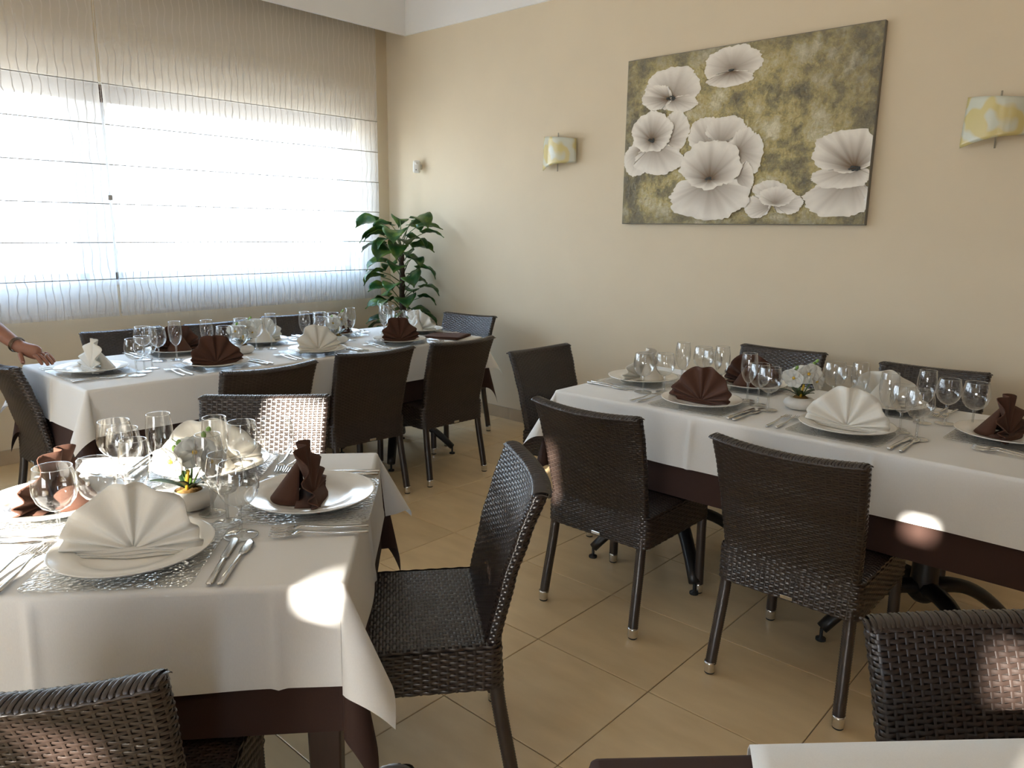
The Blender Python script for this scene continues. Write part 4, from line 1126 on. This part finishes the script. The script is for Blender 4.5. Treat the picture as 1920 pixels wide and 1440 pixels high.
# ------------------------------------------------------------------ pothos on a moss pole in the corner
rl = random.Random(21)
PX_, PY_ = 0.50, -0.29
pl = thing('potted_pothos', 'tall leafy green pothos climbing a pole in the corner', 'plant', (PX_, PY_, 0))
mb = MB(); mb.lathe([(0.0005, 0.0), (0.10, 0.0), (0.105, 0.01), (0.135, 0.25), (0.145, 0.255), (0.145, 0.28), (0.135, 0.28), (0.128, 0.255), (0.0005, 0.25)], 28); mb.build('pot', 'pot_terracotta', pl)
mb = MB(); mb.lathe([(0.0005, 0.258), (0.06, 0.262), (0.128, 0.254)], 24); mb.build('soil', 'soil', pl)
mb = MB(); P = [(0.004 * math.sin(9 * k), 0.004 * math.cos(7 * k), 0.25 + k * 0.03) for k in range(33)]
mb.tube(P, [0.030 - 0.010 * (k / 32) + rl.uniform(-.004, .004) for k in range(33)], n=10); mb.build('moss_pole', 'coir', pl)
cam_dir = math.atan2(CAM[1] - PY_, CAM[0] - PX_)
def leaf(base, azim, plen, rise, L, Wd, droop, roll):
    """petiole from the pole, then a heart shaped blade that droops"""
    dx, dy = math.cos(azim), math.sin(azim)
    p0 = Vector(base); p1 = p0 + Vector((dx * plen * 0.55, dy * plen * 0.55, rise * 0.75)); p2 = p0 + Vector((dx * plen, dy * plen, rise))
    sd_ = Vector((-dy, dx, 0)); rows = []; n = 9
    pos = p2.copy(); ang = rad(15)
    mid = []
    for i in range(n + 1):
        mid.append((pos.copy(), ang)); stp = L / n
        pos = pos + Vector((dx, dy, 0)) * math.cos(ang) * stp + Vector((0, 0, math.sin(ang) * stp)); ang -= rad(droop) / n
    for i, (q, a) in enumerate(mid):
        f = i / n
        wv = Wd * (math.sin(PI * min(1.0, f * 0.92 + 0.16)) ** 0.7 if f < 0.97 else 0.03) * (1 - 0.25 * f)
        nrm = Vector((-dx * math.sin(a), -dy * math.sin(a), math.cos(a)))
        sr = sd_ * math.cos(roll) + nrm * math.sin(roll); nr_ = nrm * math.cos(roll) - sd_ * math.sin(roll)
        back = Vector((dx, dy, 0)) * (-0.18 * Wd if i == 0 else 0)
        rows.append([q + sr * wv * (j / 3) + nr_ * (0.30 * wv * (abs(j) / 3) ** 1.2 + 0.004 * math.sin(i * 1.7 + j)) + (back * (abs(j) / 3)) for j in range(-3, 4)])
    b = MB(); b.grid(rows); o = b.build('leaf', 'pothos_leaf', pl); solid(o, 0.0008)
    b = MB(); b.tube([p0, p1, p2, mid[1][0]], [0.0042, 0.0034, 0.0028, 0.0016], n=6); b.build('petiole', 'petiole', o)
def cdir(px):   # sideways offset in the view -> azimuth about the pole; px in -1 (left) .. 1 (right), front positive y toward us
    return cam_dir + px
z = 0.46; k = 0
while z < 1.36:
    az = cam_dir + (k * 2.399) + rl.uniform(-.3, .3)
    dx, dy = math.cos(az), math.sin(az)
    top = max(0, (z - 1.05) / 0.3)
    reach = 0.10 + 0.05 * rl.random() + 0.04 * top
    L = 0.15 + 0.05 * rl.random() + 0.03 * min(1, top)
    # keep clear of the two walls
    for _ in range(8):
        ex, ey = PX_ + dx * (reach + L), PY_ + dy * (reach + L)
        if ey < -0.05 and ex > 0.15: break
        reach *= 0.8; L *= 0.93
    rise = 0.05 + 0.05 * rl.random() + 0.05 * top
    leaf((dx * 0.02, dy * 0.02, z), az, reach, rise, L, L * rl.uniform(0.42, 0.52), rl.uniform(55, 105), rl.uniform(-.45, .45))
    z += 0.0175; k += 1
# the long crown leaves seen against blind and wall
leaf((0.0, 0.0, 1.24), cam_dir - 1.25, 0.13, 0.13, 0.23, 0.085, 80, 0.35)
leaf((0.0, 0.0, 1.22), cam_dir - 0.75, 0.10, 0.10, 0.21, 0.085, 95, 0.15)
leaf((0.0, 0.0, 1.18), cam_dir - 0.15, 0.11, 0.10, 0.22, 0.085, 120, -0.2)
leaf((0.0, 0.0, 1.22), cam_dir + 0.75, 0.11, 0.11, 0.20, 0.08, 85, -0.3)
leaf((0.0, 0.0, 1.26), cam_dir + 1.35, 0.12, 0.16, 0.21, 0.045, 45, 0.5)
leaf((0.0, 0.0, 1.26), cam_dir - 2.0, 0.08, 0.17, 0.18, 0.08, 60, 0.2)

# ------------------------------------------------------------------ the waiter's arm and the person it belongs to (only the arm is in view)
def skin(name, verts, edges, radii, material, parent=None, sub=2, root=0):
    me = bpy.data.meshes.new(name); me.from_pydata([tuple(v) for v in verts], edges, [])
    me.materials.append(MATS[material])
    o = obj(name, me, parent)
    o.modifiers.new('skin', 'SKIN')
    if not me.skin_vertices:
        bpy.context.view_layer.objects.active = o
    sv = me.skin_vertices[0].data if me.skin_vertices else None
    for i, r in enumerate(radii):
        rr = r if hasattr(r, '__len__') else (r, r)
        sv[i].radius = rr; sv[i].use_root = (i == root); sv[i].use_loose = False
    o.modifiers['skin'].use_smooth_shade = True
    subsurf(o, sub)
    return o
ps = thing('person', 'waiter in white blouse reaching in to straighten a plate', 'person', (0, 0, 0))
SH = Vector((0.90, -3.62, 1.33)); EL = Vector((0.985, -3.235, 1.035)); WR = Vector((1.285, -3.115, 0.872)); KN = Vector((1.372, -3.062, 0.846))
V, E_, Rr = [], [], []
def add(p, r, par=None):
    V.append(Vector(p)); Rr.append(r)
    if par is not None: E_.append((par, len(V) - 1))
    return len(V) - 1
BX_, BY_ = 0.74, -3.74
pel = add((BX_, BY_, 0.96), (0.155, 0.115))
wst = add((BX_, BY_ + 0.01, 1.12), (0.135, 0.10), pel)
chs = add((BX_ + 0.01, BY_ + 0.03, 1.28), (0.155, 0.11), wst)
shc = add((BX_ + 0.01, BY_ + 0.04, 1.38), (0.125, 0.085), chs)
nek = add((BX_ + 0.01, BY_ + 0.05, 1.46), (0.052, 0.052), shc)
hd0 = add((BX_ + 0.01, BY_ + 0.075, 1.53), (0.062, 0.070), nek)
hd1 = add((BX_ + 0.01, BY_ + 0.09, 1.61), (0.076, 0.092), hd0)
hd2 = add((BX_ + 0.01, BY_ + 0.085, 1.68), (0.062, 0.078), hd1)
# reaching arm
s1 = add(SH, 0.058, shc); s2 = add(SH.lerp(EL, 0.5), 0.049, s1); s3 = add(EL, 0.042, s2); s4 = add(EL.lerp(WR, 0.35), 0.043, s3); s5 = add(EL.lerp(WR, 0.75), 0.033, s4); s6 = add(WR, (0.027, 0.030), s5)
s7 = add(WR.lerp(KN, 0.55), (0.030, 0.036), s6); s8 = add(KN, (0.022, 0.036), s7)
# other arm, hanging
o1 = add((BX_ - 0.17, BY_ + 0.0, 1.34), 0.055, shc); o2 = add((BX_ - 0.21, BY_ - 0.02, 1.06), 0.043, o1); o3 = add((BX_ - 0.20, BY_ + 0.06, 0.84), 0.030, o2); o4 = add((BX_ - 0.19, BY_ + 0.09, 0.76), (0.022, 0.036), o3)
# legs
for s in (-1, 1):
    h0 = add((BX_ + s * 0.085, BY_, 0.86), 0.088, pel); h1 = add((BX_ + s * 0.09, BY_ + 0.01, 0.50), 0.060, h0); h2 = add((BX_ + s * 0.09, BY_ - 0.01, 0.30), 0.055, h1); h3 = add((BX_ + s * 0.09, BY_ - 0.02, 0.075), 0.038, h2)
    h4 = add((BX_ + s * 0.095, BY_ + 0.07, 0.04), (0.040, 0.030), h3); h5 = add((BX_ + s * 0.10, BY_ + 0.15, 0.032), (0.032, 0.022), h4)
skin('body', V, E_, Rr, 'skin', ps)
# fingers of the reaching hand, each rooted in the palm and curling round the plate rim
fd = (KN - WR).normalized(); side = fd.cross(Vector((0, 0, 1))).normalized()
def finger(off, length, bend, r, name='finger', start=None, dirv=None):
    p = (start or (KN - fd * 0.012)) + side * off; d = (dirv or fd).copy(); pts = [p]
    for fr, bd in ((0.45, bend[0]), (0.32, bend[1]), (0.23, bend[2])):
        d = (d + Vector((0, 0, -bd))).normalized(); p = p + d * length * fr; pts.append(p)
    fo = skin(name, pts, [(0, 1), (1, 2), (2, 3)], [r * 1.1, r, r * 0.93, r * 0.78], 'skin', ps, 2)
    b = MB(); b.lathe([(0.0005, 0.0012), (0.003, 0.001), (0.0044, 0)], 10); nl = b.build('nail', 'nail', fo)
    nl.location = pts[-1] + Vector((0, 0, r * 0.72)) - d * 0.002; nl.rotation_euler = (0, 0.5, 0)
finger(-0.030, 0.066, (0.30, 0.45, 0.5), 0.0088)
finger(-0.010, 0.076, (0.30, 0.40, 0.5), 0.0092)
finger(0.011, 0.074, (0.35, 0.45, 0.5), 0.0092)
finger(0.031, 0.062, (0.45, 0.55, 0.5), 0.0085)
th = (fd * 0.75 + side * 0.55 + Vector((0, 0, -0.55))).normalized()
finger(0.030, 0.070, (0.05, -0.1, -0.15), 0.0105, 'thumb', WR + fd * 0.022 + Vector((0, 0, -0.012)), th)
# sleeve, blouse, trousers, hair
ax = (WR - EL).normalized(); ce = EL.lerp(WR, 0.30)
V2 = [SH + Vector((-0.05, -0.01, 0.02)), SH.lerp(EL, 0.5), EL, ce]
b = MB(); b.tube([SH + Vector((-0.04, 0, 0.01)), SH, SH.lerp(EL, 0.5), EL.lerp(SH, 0.12), EL.lerp(WR, 0.06), EL.lerp(WR, 0.2), ce], [0.075, 0.074, 0.066, 0.062, 0.062, 0.058, 0.060], n=18, caps=False)
o = b.build('sleeve', 'blouse_white', ps); solid(o, 0.003); subsurf(o, 1)
skin('blouse', [(BX_, BY_, 0.93), (BX_, BY_ + 0.01, 1.12), (BX_ + 0.01, BY_ + 0.03, 1.28), (BX_ + 0.01, BY_ + 0.035, 1.37), (BX_ - 0.165, BY_, 1.335), (BX_ - 0.2, BY_ - 0.015, 1.12), SH, SH.lerp(EL, 0.3)],
     [(0, 1), (1, 2), (2, 3), (3, 4), (4, 5), (3, 6), (6, 7)], [(0.17, 0.13), (0.15, 0.115), (0.168, 0.122), (0.125, 0.09), 0.066, 0.056, 0.07, 0.062], 'blouse_white', ps)
for s in (-1, 1):
    skin('trouser_leg', [(BX_ + s * 0.07, BY_, 0.95), (BX_ + s * 0.088, BY_ + 0.005, 0.80), (BX_ + s * 0.09, BY_ + 0.01, 0.50), (BX_ + s * 0.09, BY_ - 0.01, 0.10)], [(0, 1), (1, 2), (2, 3)], [0.105, 0.10, 0.078, 0.062], 'trousers_black', ps, 2)
HC = Vector((BX_ + 0.01, BY_ + 0.075, 1.63))
b = MB(); rows = []
for i in range(9):
    th_ = PI * 0.62 * i / 8
    rows.append([(HC.x + 0.092 * math.sin(th_) * math.cos(a), HC.y - 0.012 + 0.108 * math.sin(th_) * math.sin(a) * (0.9 if math.sin(a) > 0 and i > 4 else 1.0), HC.z + 0.108 * math.cos(th_)) for a in [2 * PI * k / 20 for k in range(20)]])
b.grid(rows, closed_u=True); o = b.build('hair', 'hair_brown', ps); solid(o, 0.01)
b = MB(); b.lathe([(0.0005, -0.05), (0.035, -0.03), (0.045, 0.0), (0.035, 0.03), (0.0005, 0.045)], 14, (HC.x, HC.y - 0.115, HC.z - 0.02)); b.build('hair_bun', 'hair_brown', ps)
for s in (-1, 1):
    b = MB(); b.lathe([(0.0005, -0.011), (0.008, -0.007), (0.011, 0), (0.008, 0.007), (0.0005, 0.011)], 12, (HC.x + s * 0.030, HC.y + 0.092, 1.612)); b.build('eye', 'eye_white', ps)
    b = MB(); b.tube([(HC.x + s * 0.080, HC.y + 0.0, 1.63), (HC.x + s * 0.092, HC.y - 0.012, 1.615), (HC.x + s * 0.082, HC.y - 0.004, 1.585)], [0.010, 0.014, 0.008], n=8); b.build('ear', 'skin', ps)
b = MB(); b.tube([(HC.x, HC.y + 0.092, 1.615), (HC.x, HC.y + 0.112, 1.585), (HC.x, HC.y + 0.098, 1.572)], [0.008, 0.013, 0.009], n=8); b.build('nose', 'skin', ps)
b = MB(); b.tube([(HC.x - 0.022, HC.y + 0.088, 1.548), (HC.x, HC.y + 0.098, 1.546), (HC.x + 0.022, HC.y + 0.088, 1.548)], [0.003, 0.007, 0.003], n=8); b.build('mouth', 'lip_red', ps)
b = MB(); q = EL.lerp(WR, 0.93); u_ = ax.cross(Vector((0, 0, 1))).normalized(); v_ = ax.cross(u_)
for off in (-0.007, 0.0, 0.007):
    b.tube([q + ax * (off + 0.002 * math.sin(k)) + (u_ * math.cos(2 * PI * k / 20) + v_ * math.sin(2 * PI * k / 20)) * (0.0335 + 0.001 * (k % 2)) for k in range(21)], 0.0018, n=6, caps=False)
b.build('bracelet', 'bracelet_metal', ps)
b = MB(); q = KN + fd * 0.018 + side * (-0.010) + Vector((0, 0, -0.004))
b.tube([q + (side * math.cos(2 * PI * k / 14) + Vector((0, 0, 1)) * math.sin(2 * PI * k / 14)) * 0.0105 for k in range(15)], 0.0016, n=6, caps=False); b.build('ring', 'chrome', ps)
